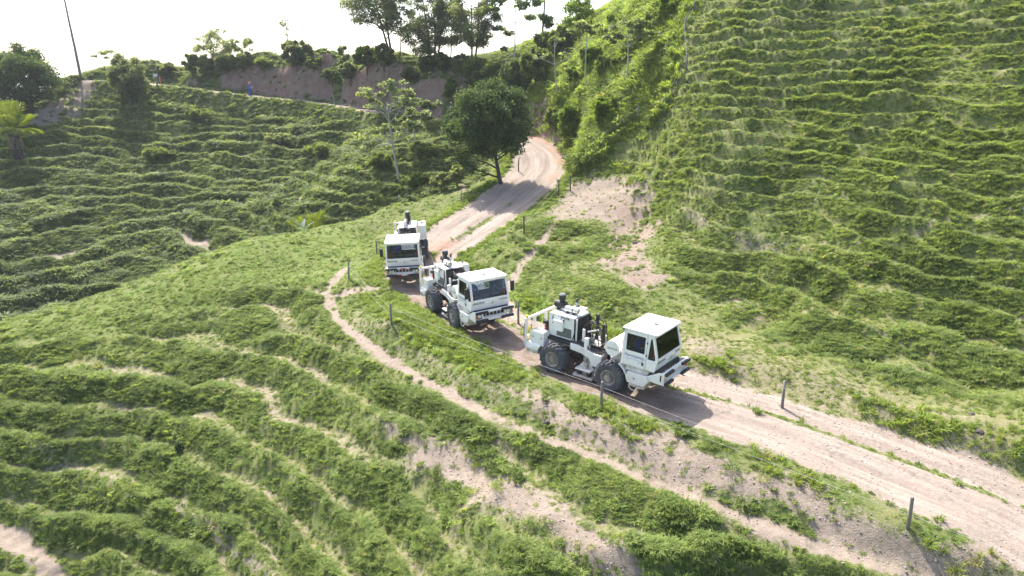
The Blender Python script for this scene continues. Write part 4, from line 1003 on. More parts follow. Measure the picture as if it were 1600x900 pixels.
    # arches, steps, bumper
    for sd in (-1, 1):
        q = MB()
        arc = [(1.38 + .78 * math.cos(t), .64 + .78 * math.sin(t)) for t in [R(d) for d in (62, 50, 38, 24, 8)]]
        arc2 = [(1.38 + .83 * math.cos(t), .64 + .83 * math.sin(t)) for t in [R(d) for d in (62, 50, 38, 24, 8)]]
        q.prism([(x, sd * 1.06, z) for x, z in arc + arc2[::-1]], (0, -sd * .5, 0), WHITE)
        q.prism([(2.10, sd * 1.0, 1.36), (3.10, sd * 1.0, 1.36), (3.0, sd * 1.0, 1.18), (2.05, sd * 1.0, 1.18)], (0, -sd * .3, 0), WHITE_D)
        q.prism([(2.20, sd * 1.10, 1.16), (3.05, sd * 1.10, 1.16), (3.12, sd * 1.10, .98), (2.95, sd * 1.12, .72), (2.22, sd * 1.12, .72), (2.14, sd * 1.10, .9)], (0, -sd * .58, 0), WHITE)
        q.box((2.62, sd * .82, .66), (.66, .52, .16), WHITE_D); q.cyl((2.52, sd * 1.125, .95), (2.52, sd * 1.14, .95), .03, DARK, 8)
        stp = q.build('step_box', root, .012)
        q = MB(); q.tube([(2.35, sd * 1.12, .72), (2.33, sd * 1.13, .55), (2.45, sd * 1.13, .46), (2.62, sd * 1.13, .47), (2.70, sd * 1.12, .60)], .018, WHITE, 6); q.build('step_loop', stp)
    q = MB()
    for sd in (-1, 1):
        q.prism([(2.95, sd * 1.04, 1.0), (3.72, sd * 1.04, .98), (3.74, sd * 1.04, 1.50), (3.50, sd * 1.04, 1.44), (3.0, sd * 1.04, 1.16)], (0, -sd * .05, 0), WHITE)
        q.box((3.66, sd * .62, 1.22), (.12, .08, .46), WHITE)
    q.box((3.70, 0, 1.43), (.10, 2.06, .10), WHITE); q.box((3.70, 0, 1.03), (.10, 2.06, .10), WHITE); q.box((3.60, 0, 1.10), (.20, 1.2, .05), WHITE)
    q.box((3.35, 0, 1.25), (.10, 1.9, .36), INK)
    for k_ in range(6): q.box((3.42, -.5 + k_ * .2, 1.2), (.02, .05, .2), WHITE_D)
    bu = q.build('bumper', root, .008)
    for sd in (-1, 1):
        for zz_ in (1.43, 1.03):
            o = MB(); o.box((3.80, sd * .70, zz_), (.12, .66, .12), BLACK); o.build('bumper_pad', bu, .03)
        o = MB(); o.cyl((3.60, sd * .78, 1.23), (3.70, sd * .78, 1.23), .075, LENS, 12); o.build('headlight', bu)
        o = MB(); o.box((3.70, sd * .985, 1.23), (.06, .07, .16), ORANGE); o.build('indicator_lamp', bu)
    o = MB(); o.tube([(3.74, .35, 1.02), (3.9, .35, .98), (3.98, .33, 1.0)], .02, DARK, 6); o.build('tow_hook', bu)
    return root
proto = build_truck()

def local_axes(px_pts): pass
def pose(o, p, heading, pitch=0., roll=0.):
    """heading from +X, pitch > 0 nose down, roll > 0 left side down"""
    o.location = p
    m = Matrix.Rotation(heading, 3, 'Z') @ Matrix.Rotation(pitch, 3, 'Y') @ Matrix.Rotation(-roll, 3, 'X')
    o.rotation_mode = 'XYZ'; o.rotation_euler = m.to_euler()
def settle(o, x, y, heading):
    """stand the truck on the road: heights under the four wheels"""
    c, s_ = math.cos(heading), math.sin(heading)
    z = {}
    for lx in (-1.38, 1.38):
        for ly in (-.93, .93):
            z[(lx, ly)] = max(ground_z(x + c * (lx + d) - s_ * ly, y + s_ * (lx + d) + c * ly) for d in (-.12, 0, .12))
    zf = (z[(1.38, -.93)] + z[(1.38, .93)]) / 2; zb = (z[(-1.38, -.93)] + z[(-1.38, .93)]) / 2
    zl = (z[(1.38, .93)] + z[(-1.38, .93)]) / 2; zr_ = (z[(1.38, -.93)] + z[(-1.38, -.93)]) / 2
    pose(o, (x, y, (zf + zb) / 2 - .01), heading, math.atan((zb - zf) / 2.76), math.atan((zr_ - zl) / 1.86))
def mirror_part(parent, sd):
    q = MB(); q.tube([(3.22, sd * 1.02, 2.62), (3.34, sd * 1.20, 2.60)], .014, BLACK, 5); q.box((3.34, sd * 1.24, 2.34), (.07, .20, .50), BLACK); q.build('wing_mirror', parent, .02)
def tape_part(bu, loc, cols):
    q = MB()
    for i, m_ in enumerate(cols): q.box((loc[0], loc[1] - .16 * (len(cols) - 1) / 2 * 2 + i * .32, loc[2]), (.012, .32, .075), m_)
    q.build('reflective_strip', bu)
trucks = [proto, copy_tree(proto), copy_tree(proto)]
GRP = 'white survey trucks in convoy on the dirt road'
_lab = ['white survey truck leading the convoy, shown from its side with number 1 on its bumper',
        'middle white survey truck, turned half towards the viewer between the other two',
        'rearmost white survey truck facing straight out, with mirrors and red white bumper strips']
for o, lb in zip(trucks, _lab): tag(o, lb, 'truck', GRP)
def child(o, n): return next(c for c in o.children if c.name.split('.')[0] == n)
bm1 = child(trucks[0], 'bumper')
lettering('number', '1', .34, INK, bm1, (3.60, -1.043, 1.23), (R(90), 0, 0), 0, 1, .012)
TR = [(spot(927, 582), R(-39)), (spot(721, 496), R(-60)), (spot(640, 418), R(-86))]
for o, (p, h) in zip(trucks, TR): settle(o, p.x, p.y, h)
for i in (1, 2):
    for sd in (-1, 1): mirror_part(child(trucks[i], 'cab'), sd)
b3 = child(trucks[2], 'bumper')
tape_part(b3, (3.768, 0, 1.43), [REFL, RED, REFL]); tape_part(b3, (3.768, .05, 1.03), [RED, REFL, RED])
# ------------------------------------------------------------------ trees, shrubs, palms
BARK = paint('brown_bark', (.10, .075, .055), .9, scale=6, bump=.5); PALEBARK = paint('pale_bark', (.34, .32, .28), .85, scale=5, bump=.3); DKBARK = paint('dark_bark', (.055, .045, .038), .9, scale=6, bump=.5)
LF_DARK = leafmat('dark_glossy_leaves', (.046, .084, .036), (.150, .21, .080), trans=.42, rough=.5, dry=(.22, .20, .05), source='GEOMETRY', gloss=.12)
LF_GREY = leafmat('grey_green_leaves', (.10, .135, .085), (.26, .305, .175), trans=.68, rough=.5, dry=(.24, .22, .06), source='GEOMETRY')
LF_MID = leafmat('mid_green_leaves', (.070, .110, .032), (.215, .275, .080), trans=.52, rough=.45, dry=(.32, .28, .05), source='GEOMETRY')
LF_PALE = leafmat('pale_broad_leaves', (.10, .14, .075), (.27, .33, .17), trans=.6, rough=.45, dry=(.50, .40, .05), source='GEOMETRY')
LF_LIME = leafmat('bright_green_leaves', (.060, .115, .012), (.200, .285, .030), trans=.5, rough=.45, dry=(.36, .32, .05), source='GEOMETRY')

def leaf_cloud(name, blobs, n, size, mat, parent, seed, up=.5, tint0=.45, dryp=.01, aspect=.5, shell=.55):
    """leaves in the outer part of overlapping clumps; blobs: (x, y, z, radius, flatness)"""
    r = np.random.default_rng(seed)
    B = np.array(blobs, float); wt = B[:, 3] ** 2; wt /= wt.sum()
    bi = r.choice(len(B), n, p=wt)
    d = r.normal(0, 1, (n, 3)); d /= np.linalg.norm(d, axis=1)[:, None]
    rad = B[bi, 3] * (shell + (1.08 - shell) * r.uniform(0, 1, n) ** .7) * (1 + .16 * r.normal(0, 1, n))
    c = B[bi, :3] + d * rad[:, None] * np.stack([np.ones(n), np.ones(n), B[bi, 4]], -1)
    nrm = d * .6 + np.array([0, 0, up]) + r.normal(0, .5, (n, 3)); nrm /= np.linalg.norm(nrm, axis=1)[:, None]
    a = np.cross(nrm, r.normal(0, 1, (n, 3))); a /= np.linalg.norm(a, axis=1)[:, None] + 1e-9
    b = np.cross(nrm, a); s = size * r.uniform(.6, 1.35, n)[:, None]
    droop = nrm * s * .18
    p0 = c - a * s * .5; p1 = c - b * s * aspect * .5 - droop * 0; p2 = c + a * s * .5 - droop * 1.6; p3 = c + b * s * aspect * .5
    co = np.stack([p0, p1, p2, p3], 1).reshape(-1, 3)
    q = np.arange(n * 4).reshape(n, 4)
    o = np_mesh(name, co, q, mat, parent, smooth=False)
    bt = r.uniform(-.28, .28, len(B))
    t = np.clip(tint0 + bt[bi] + r.normal(0, .20, n), 0, 1) + (r.uniform(0, 1, n) < dryp) * r.uniform(.5, .9, n)
    fattr(o.data, 'tint', np.repeat(t, 4)); return o

def limb(mb, p0, p1, r0, r1, mat, rnd, bend=.12, n=5):
    p0, p1 = Vector(p0), Vector(p1); Ln = (p1 - p0).length
    o1 = Vector((rnd.uniform(-1, 1), rnd.uniform(-1, 1), rnd.uniform(-.2, .6))) * Ln * bend
    pts = [p0.lerp(p1, k / n) + o1 * math.sin(math.pi * k / n) for k in range(n + 1)]
    mb.tube(pts, [r0 + (r1 - r0) * k / n for k in range(n + 1)], mat, 6 if r0 < .1 else 8)
    return pts

def tree(name, label, loc, blobs, top, leaves, size, lmat, bark, r0, seed, lean=(0, 0), group=None, cat='tree', fork=.45, up=.5, tint0=.45, dryp=.01, aspect=.5, stems=1, shell=.55, forks=None):
    """tapered trunk, a limb to every clump, clumps of leaves; everything measured from the base"""
    rnd = random.Random(seed)
    t = empty(name, loc); tag(t, label, cat, group)
    mb = MB(); T = Vector((lean[0], lean[1], top)); ends = []
    for k in range(stems):
        off = Vector((rnd.uniform(-.3, .3), rnd.uniform(-.2, .2), 0)) * (stems > 1)
        tt = T + Vector((rnd.uniform(-1.4, 1.4), rnd.uniform(-1, 1), 0)) * (k > 0) * top * .12
        pts = limb(mb, Vector((0, 0, -.25)) + off, tt, r0, r0 * .30, bark, rnd, .05, 8); ends.append(pts)
    for i, bl in enumerate(blobs):
        c = Vector(bl[:3]); pts = ends[i % stems]
        kmin = int(fork * 8); zt = c.z - .45 * (c - Vector((pts[-1].x, pts[-1].y, c.z))).length
        k = min(range(kmin, 9), key=lambda q: abs(pts[q].z - zt))
        rr = r0 * (1 - .7 * k / 8) * .55
        lp = limb(mb, pts[k], c, rr, rr * .25, bark, rnd, .10)
        for q in range(3):                                   # twigs
            e = c + Vector((rnd.gauss(0, 1), rnd.gauss(0, 1), rnd.gauss(.3, .6))) * bl[3] * .55
            limb(mb, lp[3], e, rr * .35, rr * .12, bark, rnd, .1, 3)
    mb.build('trunk', t)
    leaf_cloud('crown', blobs, leaves, size, lmat, t, seed + 5, up, tint0, dryp, aspect, shell)
    return t

def crown_blobs(cx, cy, cz, rx, ry, rz, n, seed, br=.42, flat=.8):
    r = random.Random(seed); L_ = []
    while len(L_) < n:
        x, y, z = r.uniform(-1, 1), r.uniform(-1, 1), r.uniform(-1, 1)
        d = math.sqrt(x * x + y * y + z * z)
        if .25 < d < .85 and all((x - a[0]) ** 2 + (y - a[1]) ** 2 + (z - a[2]) ** 2 > .13 * (8 / n) for a in L_): L_.append((x, y, z))
        elif r.random() < .02: L_.append((x * .6, y * .6, z * .6))
    m = (rx + ry + rz) / 3
    return [(cx + x * rx, cy + y * ry, cz + z * rz, m * br * r.uniform(.7, 1.2), flat) for x, y, z in L_]

def base(px, py): return spot(px, py)
def scale_at(p): return F / (p.y * _cp + (CAMZ - p.z) * _sp)     # photograph pixels per metre there
def shrub(label, px, py, wpx, hpx, lmat, seed, group, tint0=.45, size=.3, dens=1.0, name='shrub', cat='shrub', dryp=.02, y=None, lift=.42):
    p = base(px, py) if y is None else Vector(PY(px, py, y)); k = scale_at(p); rx = wpx / k / 2; hh = hpx / k
    if y is not None: p.z = ground_z(p.x, p.y)
    n = 16 + int(9 * max(rx, hh / 2)); bl = crown_blobs(0, 0, hh * (1 - lift), rx * 1.05, rx * .85, hh * lift, n, seed, .27)
    return tree(name, label, p, bl, hh * .6, int(900 * dens * (rx * rx * 1.2 + rx * hh * .8) / (size / .3) ** 2 + 220), size, lmat, BARK, .05 + .02 * hh, seed, group=group, cat=cat, fork=.1, tint0=tint0 + .08, dryp=dryp, shell=.2)

# 1: the dark tree beside the road
p = base(783, 287); k = scale_at(p)
bl = crown_blobs(-1.1, .3, 5.2, 3.9, 3.4, 3.3, 76, 3, .25) + [(-3.2, -.2, 2.2, .8, .8), (-2.6, -.8, 1.5, .7, .8)]
tree('broadleaf_tree', 'big dark round tree standing alone beside the gravel road bend', p, bl, 5.6, 32000, .27, LF_DARK, DKBARK, .19, 11, (-1.1, .2), fork=.22, tint0=.45, shell=.35)
# 2: left edge
p = base(52, 176); bl = crown_blobs(-1.1, 0, 4.7, 5.3, 4.2, 4.7, 60, 5, .24)
tree('broadleaf_tree', 'big dark dome shaped tree at the left end of the ridge', p, bl, 5.5, 21000, .34, LF_DARK, DKBARK, .22, 15, (-.6, 0), fork=.1, tint0=.42, shell=.35)
p = base(206, 163); bl = crown_blobs(0, 0, 3.4, 2.8, 2.3, 3.5, 44, 6, .24)
tree('bushy_tree', 'dark bushy tree on the brow left of the white marker', p, bl, 4.5, 11000, .28, LF_GREY, DKBARK, .13, 16, (.2, 0), fork=.08, tint0=.4, shell=.25)
p = base(163, 117); bl = [(.2, 0, 3.0, .8, .4), (-1.0, 0, 2.5, .6, .4), (1.3, 0, 3.1, .7, .4), (.6, .3, 2.3, .5, .4), (-.4, 0, .8, .4, .5)]
tree('wispy_tree', 'thin wispy flat topped sapling between the pole and the bushy tree', p, bl, 2.6, 420, .28, LF_GREY, BARK, .05, 17, (.3, 0), tint0=.6, shell=.2)
# trees on the ridge above the cut bank
TR_ = []
def ridge_tree(label, px, py, y, cxm, czm, rx, rz, nb, leaves, lmat, seed, r0=.12, lean=(0, 0), stems=1, tint0=.45, size=.34, br=.36, top=None, fork=.35, name='slender_tree', group=None, bark=BARK, shell=.3):
    p_ = Vector(PY(px, py, y)); p_.z = ground_z(p_.x, p_.y)
    bl_ = crown_blobs(cxm, 0, czm, rx, rx * .8, rz, nb, seed, br)
    return tree(name, label, p_, bl_, top or czm, leaves, size, lmat, bark, r0, seed, lean, group, fork=fork, tint0=tint0, stems=stems, shell=shell)
ridge_tree('airy round tree alone on the ridge right of the bushy tree', 336, 99, 104.5, .2, 3.5, 3.9, 2.5, 44, 4800, LF_GREY, 31, .11, (.2, 0), 2, .6, br=.21, size=.25)
ridge_tree('small pale round tree just right of the airy ridge tree', 381, 100, 104, 0, 2.2, 2.2, 1.3, 18, 1300, LF_MID, 32, .08, tint0=.7, br=.26, size=.25)
ridge_tree('tall thin nearly bare sapling rising out of a ridge bush', 450, 92, 101, 0, 5.0, .8, 1.9, 7, 120, LF_GREY, 33, .10, tint0=.5, top=6.6, br=.4)
ridge_tree('small dark tree with two short stems on the ridge', 536, 92, 97.5, .2, 2.5, 1.2, 1.1, 7, 700, LF_GREY, 34, .06, stems=2, tint0=.3)
G2 = None
ridge_tree('tallest leaning tree at the left end of the tall ridge grove', 612, 100, 92.6, -1.7, 7.2, 5.4, 4.9, 74, 17000, LF_GREY, 35, .17, (-2.2, 0), 2, .55, top=9.5, br=.20, size=.26)
ridge_tree('thin upright tree just right of the leaning grove tree', 624, 98, 92.5, .1, 6.8, 2.2, 4.3, 30, 5000, LF_GREY, 36, .09, (.1, 0), 1, .5, top=9.5, br=.24, size=.26)
ridge_tree('many stemmed tree in the middle of the tall ridge grove', 677, 108, 89.0, -.4, 5.9, 3.8, 5.2, 66, 13000, LF_GREY, 37, .15, (0, 0), 3, .5, top=9, br=.19, size=.26)
ridge_tree('slim tree with a narrow crown in the tall ridge grove', 703, 98, 88, .2, 5.6, 2.2, 4.3, 30, 5000, LF_GREY, 38, .09, (.3, 0), 1, .5, top=8.4, br=.24, size=.26)
ridge_tree('forked grey trunked tree at the right end of the tall grove', 739, 98, 86.5, .3, 6.6, 3.8, 4.5, 58, 13000, LF_GREY, 39, .15, (-.1, 0), 2, .45, top=8, br=.21, size=.26, fork=.4)
p = Vector(PY(803, 117, 84)); p.z = ground_z(p.x, p.y)
bl = [(-1.6, 0, 8.6, 1.1, .6), (.9, 0, 8.0, 1.0, .6), (1.9, .2, 6.6, .8, .5), (-1.8, 0, 5.4, .8, .4), (-.7, .2, 4.9, .6, .4), (1.3, 0, 9.4, 1.1, .6), (-.6, 0, 9.8, 1.1, .6), (2.6, 0, 8.2, .9, .5), (-2.6, 0, 7.6, .8, .5), (-1.2, 0, 3.2, .5, .4)]
tree('pale_trunk_tree', 'tall thin pale trunked tree with sparse broad leaves before the sky gap', p, bl, 9.6, 900, .50, LF_PALE, PALEBARK, .11, 41, (.1, 0), fork=.3, tint0=.5, shell=.2, aspect=.75)
p = Vector(PY(846, 60, 100)); p.z = ground_z(p.x, p.y); bl = crown_blobs(.4, 0, 8.4, 4.6, 3.5, 3.4, 24, 44, .34)
tree('broadleaf_tree', 'dark tree whose low crown hangs across the top edge of the photo', p, bl, 8.5, 11000, .36, LF_DARK, DKBARK, .16, 42, (.3, 0), fork=.6, tint0=.4)
p = Vector(PY(853, 58, 100)); p.z = ground_z(p.x, p.y)
tree('round_shrub', 'small round bright green tree on the skyline under the hanging crown', p, crown_blobs(0, 0, 2.2, 1.25, 1.1, 1.15, 9, 45, .45), 1.8, 1500, .26, LF_LIME, BARK, .07, 43, cat='tree', tint0=.35)
# pale broad-leaved trees (cecropia-like) on the shaded hillside
def umbrella_tree(label, px, py, top, arms, seed, r0=.10, leafn=60, lsize=.5, tint0=.5):
    p_ = base(px, py); rnd = random.Random(seed); t = empty('pale_trunk_tree', p_); tag(t, label, 'tree')
    mb = MB(); pts = limb(mb, (0, 0, -.2), (top[0], top[1], top[2]), r0, r0 * .4, PALEBARK, rnd, .03, 8)
    bl_ = []
    for (zf, dx, dy, dz) in arms:
        q = pts[min(8, int(zf * 8))]; e = q + Vector((dx, dy, dz)); limb(mb, q, e, r0 * .45, r0 * .22, PALEBARK, rnd, .12, 4)
        for j in range(4):
            e2 = e + Vector((rnd.uniform(-.8, .8), rnd.uniform(-.7, .7), rnd.uniform(-.1, .6))); limb(mb, e, e2, r0 * .2, r0 * .1, PALEBARK, rnd, .1, 2); bl_.append((*e2, .48, .45))
    mb.build('trunk', t); leaf_cloud('crown', bl_, leafn * len(bl_), lsize, LF_PALE, t, seed, 1.1, tint0, .015, .62, .15); return t
umbrella_tree('pale trunked tree with open branching crown in the middle of the shaded hillside', 625, 283, (-.9, .3, 7.3), [(.52, 1.5, 0, 1.3), (.50, -1.3, 0, 1.2), (.75, -1.6, 0, 1.6), (.78, 1.2, .3, 1.7), (.98, .3, 0, 2.0), (.98, 1.7, 0, 1.6), (.9, -2.3, .2, 1.2), (.98, -1.1, -.2, 1.7), (.98, 2.4, 0, .9), (.6, -2.7, 0, .4), (.9, .8, .4, 2.7), (.55, -2.0, .3, -.4), (.5, .9, .2, .4), (.7, 2.2, -.2, .6)], 51, .12, 30, .36, .7)
umbrella_tree('second pale trunk rising just behind the open branching tree', 640, 232, (-.6, .2, 4.0), [(.9, .9, 0, .9), (.98, -.7, 0, .8), (.98, .3, .3, 1.2)], 52, .08, 40, .42, .4)
umbrella_tree('short pale trunked tree with a dense low crown beside the second trunk', 649, 234, (-.1, 0, 3.0), [(.9, .8, 0, .5), (.9, -.8, 0, .4), (.98, .2, .3, .9), (.7, .5, -.2, .2)], 53, .08, 50, .42, .35)
umbrella_tree('little dark stemmed tree leaning beside the upper track', 674, 196, (-.35, 0, 1.9), [(.9, -.4, 0, .3), (.98, .5, 0, .4), (.98, 0, .2, .5)], 54, .05, 40, .38, .35)
# pale trunks on the overgrown spur
umbrella_tree('bare forked white trunk at the left of the overgrown spur', 873, 158, (-.5, 0, 5.6), [(.72, 1.4, 0, .7), (.70, -1.5, 0, .6), (.98, .4, 0, .8)], 55, .09, 6, .4)
umbrella_tree('white trunked tree with a leafy crown at the right of the spur', 976, 150, (0, 0, 5.2), [(.85, 1.0, 0, .7), (.85, -1.2, 0, .6), (.98, .5, 0, .9), (.98, -.6, 0, .8), (.95, 1.6, 0, .3)], 56, .09, 34, .42, .5)
umbrella_tree('thin white trunk half hidden in tall grass between two others', 917, 142, (-.1, 0, 5.0), [(.9, -.9, 0, .7), (.95, .8, 0, .8), (.98, 0, 0, 1.2)], 57, .07, 30, .42, .55)
ridge_tree('leafy light green tree at the top left of the spur', 905, 82, 82, .2, 2.8, 2.9, 2.4, 16, 3000, LF_LIME, 58, .10, (0, 0), 2, .5, size=.36, br=.34, name='leafy_tree')

# dark shrubs between the cut bank and the road bend
GB = 'shrubs along the top of the red cut bank'
for i, (lb, px, py, w_, h_, mt, ti) in enumerate([
    ('dark shrub under the forked grey tree', 745, 150, 44, 62, LF_MID, .25), ('dark leafy shrub left of the pale trunked tall tree', 775, 165, 46, 70, LF_MID, .3), ('glossy shrub below the pale trunked tall tree', 806, 168, 50, 74, LF_DARK, .5),
    ('shrub at the foot of the spur above the big dark tree', 838, 150, 52, 76, LF_MID, .35), ('olive shrub on the skyline left of the leafy spur tree', 858, 98, 46, 50, LF_MID, .5), ('tall olive shrub crowded against the leafy spur tree', 880, 100, 40, 62, LF_MID, .6),
    ('low dark shrub beside the bank end behind the big tree', 705, 160, 26, 36, LF_LIME, .15)]):
    shrub(lb, px, py, w_, h_, mt, 100 + i, None, ti, .34)
BANKTOP = [(262, 104, 34, 22, .45), (300, 108, 26, 40, .25), (322, 104, 34, 30, .35), (352, 104, 40, 30, .4), (378, 106, 42, 32, .3), (412, 104, 34, 22, .55), (463, 103, 52, 46, .3), (490, 106, 30, 24, .45), (517, 108, 34, 28, .3), (545, 109, 34, 34, .4),
           (574, 108, 40, 44, .25), (600, 112, 36, 40, .3), (642, 112, 34, 26, .2), (668, 116, 34, 34, .15), (694, 117, 34, 34, .2), (722, 118, 34, 36, .25)]
BL = ['low shrub at the left end of the cut bank above the white marker', 'narrow upright shrub on the cut bank just left of the airy tree', 'shrub under the airy round ridge tree', 'rounded shrub just right of the airy round ridge tree', 'bushy shrub below the small pale round tree',
      'flat yellowish shrub on the bank above the worker', 'large bush around the foot of the thin bare sapling', 'low shrub right of the large sapling bush', 'dark shrub just left of the two stemmed small tree', 'shrub just right of the two stemmed small tree', 'dark tall bush left of the leaning grove tree', 'bush at the foot of the leaning grove tree',
      'low dark shrub between leaning tree and many stemmed tree', 'dark shrub at the foot of the many stemmed tree', 'dark shrub at the foot of the slim narrow crowned tree', 'dark shrub left of the forked grey tree']
for i, ((px, py, w_, h_, ti), lb) in enumerate(zip(BANKTOP, BL)):
    yb = np.interp(px, [240, 400, 500, 600, 700, 770], [104.3, 102.0, 98.4, 92.2, 87.4, 83.5]) - .4
    shrub(lb, px, py, w_, h_, LF_MID if i % 3 else LF_GREY, 130 + i, GB, ti, .34, y=yb)
# shrubs standing out of the tall grass on the spur
for i, (lb, px, py, w_, h_, mt, ti) in enumerate([
    ('dark round shrub high on the spur below the skyline', 1002, 62, 34, 30, LF_MID, .1), ('dark shrub on the spur right of the high round shrub', 1016, 42, 26, 22, LF_MID, .2), ('weeping bright green shrub at the foot of the spur by the road', 893, 222, 50, 62, LF_LIME, .35),
    ('dark green shrub low on the spur near the fence corner', 946, 200, 44, 52, LF_LIME, .2), ('olive shrub in the middle of the spur between white trunks', 945, 120, 40, 32, LF_MID, .4), ('small dark shrub left of the middle white trunk', 893, 135, 30, 30, LF_MID, .3),
    ('bright shrub just under the leafy spur tree', 925, 105, 44, 36, LF_LIME, .45), ('dark shrub close to the upper fence line of the spur', 1030, 92, 26, 26, LF_LIME, .1), ('pale shrub against the skyline grass of the spur', 965, 45, 40, 26, LF_LIME, .55),
    ('bright rounded shrub at the very top of the spur', 1045, 22, 40, 26, LF_LIME, .5), ('tangled olive shrub on the brown spur face by the bend', 868, 205, 36, 40, LF_MID, .55)]):
    shrub(lb, px, py, w_, h_, LF_LIME if mt is LF_MID and i % 2 else mt, 160 + i, None, min(1, ti + .22), .30, lift=.5)
# bigger bushes on the shaded hillside
HS = [(500, 250, 56, 26, .7), (438, 228, 50, 18, .65), (596, 268, 44, 30, .4), (664, 250, 48, 28, .3), (690, 300, 36, 34, .55), (250, 250, 50, 18, .5), (650, 300, 44, 32, .7), (715, 292, 30, 36, .65), (315, 190, 46, 18, .6)]
HL = ['light olive bush in the centre of the shaded hillside', 'low rounded bush below the worker on the hillside', 'dark bush left of the open branching pale tree', 'dark bush right of the two pale trunks',
      'bush at the foot of the hillside left of the big dark tree', 'flat bush on the left part of the shaded hillside', 'tall grassy bush below the open branching tree', 'grassy bush under the hanging left side of the big dark tree', 'bush on the brow below the cut bank left end']
for i, ((px, py, w_, h_, ti), lb) in enumerate(zip(HS, HL)):
    shrub(lb, px, py, w_, h_, (LF_MID, LF_GREY, LF_MID)[i % 3], 200 + i, 'bushes on the shaded terraced hillside', ti + .15, .24)

# palms
def frond_mesh(name, length, curl, mat, seed, wid=.34, n=20):
    r = np.random.default_rng(seed); co, tr, ti = [], [], []
    prev = None
    def pt(s): return np.array([length * (s - curl * .35 * s ** 3), 0, length * (.55 * s - curl * .95 * s * s)])
    for i in range(n):
        s0, s1 = i / n, (i + 1) / n; a, b = pt(s0), pt(s1); w = .035 * (1 - .8 * s0)
        k_ = len(co); co += [a + [0, -w, 0], a + [0, w, 0], b + [0, w * .8, 0], b + [0, -w * .8, 0]]; tr += [(k_, k_ + 1, k_ + 2), (k_, k_ + 2, k_ + 3)]; ti += [.8] * 4
        if s0 > .12:
            for sd in (-1, 1):
                L_ = wid * length * math.sin(math.pi * min(1, .12 + s0 * .86)) ** .6 * r.uniform(.8, 1.1)
                d = b - a; d = d / np.linalg.norm(d); tip = a + d * L_ * .65 + np.array([0, sd * L_ * .8, -.25 * L_ + r.normal(0, .06)])
                m_ = (a + tip) / 2 + np.array([0, 0, .08 * L_]); k_ = len(co); ww = d * .05 * length / 3
                co += [a, m_ + ww, tip, m_ - ww]; tr += [(k_, k_ + 1, k_ + 2), (k_, k_ + 2, k_ + 3)]; ti += list(np.clip([.4, .6, .9, .6] + r.normal(0, .12, 1), 0, 1))
    me = bpy.data.meshes.new(name); me.from_pydata([tuple(map(float, c)) for c in co], [], tr); me.materials.append(mat); fattr(me, 'tint', ti); me.update(); return me
PALM = leafmat('palm_fronds', (.060, .100, .014), (.235, .29, .04), trans=.5, rough=.4, source='GEOMETRY', dry=(.45, .38, .05))
PALMDRY = leafmat('dead_palm_fronds', (.13, .115, .085), (.27, .245, .19), trans=.2, rough=.8, source='GEOMETRY')
p = base(30, 251); t = empty('oil_palm', p); tag(t, 'squat palm with upright yellow green fronds on the shaded slope', 'palm')
mb = MB(); rnd = random.Random(4); mb.tube([(0, 0, -.3), (0, 0, 1.0), (.05, 0, 2.0), (.1, 0, 3.0), (.1, 0, 3.5)], [.42, .42, .46, .42, .2], DKBARK, 12)
for i in range(60):
    a = i * 2.4; z = .3 + 2.8 * i / 60; mb.box((.43 * math.cos(a), .43 * math.sin(a), z), (.16, .12, .26), DKBARK, Euler((0, -.5, a)).to_matrix())
mb.build('trunk', t)
fm = [frond_mesh('frond', 3.5, c_, PALM, i) for i, c_ in enumerate((.12, .3, .55))]; fd = frond_mesh('dead_frond', 2.6, .8, PALMDRY, 9, .16)
for i in range(24):
    o = bpy.data.objects.new('frond', fm[0 if i < 8 else 1 if i < 16 else 2]); C.objects.link(o); o.parent = t; o.location = (.1, 0, 3.35)
    o.rotation_euler = (rnd.uniform(-.2, .2), -(.85 if i < 8 else .45 if i < 16 else -.05) + rnd.uniform(-.12, .12), i * 2.4)
for i in range(7):
    o = bpy.data.objects.new('dead_frond', fd); C.objects.link(o); o.parent = t; o.location = (.1, 0, 3.1); o.rotation_euler = (rnd.uniform(-.2, .2), 1.0 + rnd.uniform(-.15, .3), i * .9 + .2)
# leaves of plants in the gully showing over the crest of the spur
def paddle_mesh(name, L_, w, mat, seed, tint):
    co, q = [], []; n = 8
    for i in range(n + 1):
        s = i / n; ww = w * math.sin(math.pi * min(1, .04 + .96 * s)) ** .7 * .5 if s < 1 else 0.01
        c = (L_ * .35 * s * s, 0, L_ * s * (1 - .22 * s)); co += [(c[0], -ww, c[2] + .05 * ww), (c[0] + .08 * ww, 0, c[2] - .06), (c[0], ww, c[2] + .05 * ww)]
    for i in range(n):
        for j in (0, 1): q.append((3 * i + j, 3 * i + j + 1, 3 * i + j + 4, 3 * i + j + 3))
    o = np_mesh(name, co, q, mat); fattr(o.data, 'tint', np.full(len(co), tint)); m = o.data; bpy.data.objects.remove(o); return m
PADDLE = leafmat('waxy_blue_green_leaves', (.08, .12, .075), (.24, .30, .24), trans=.25, rough=.25, source='GEOMETRY', gloss=.8)
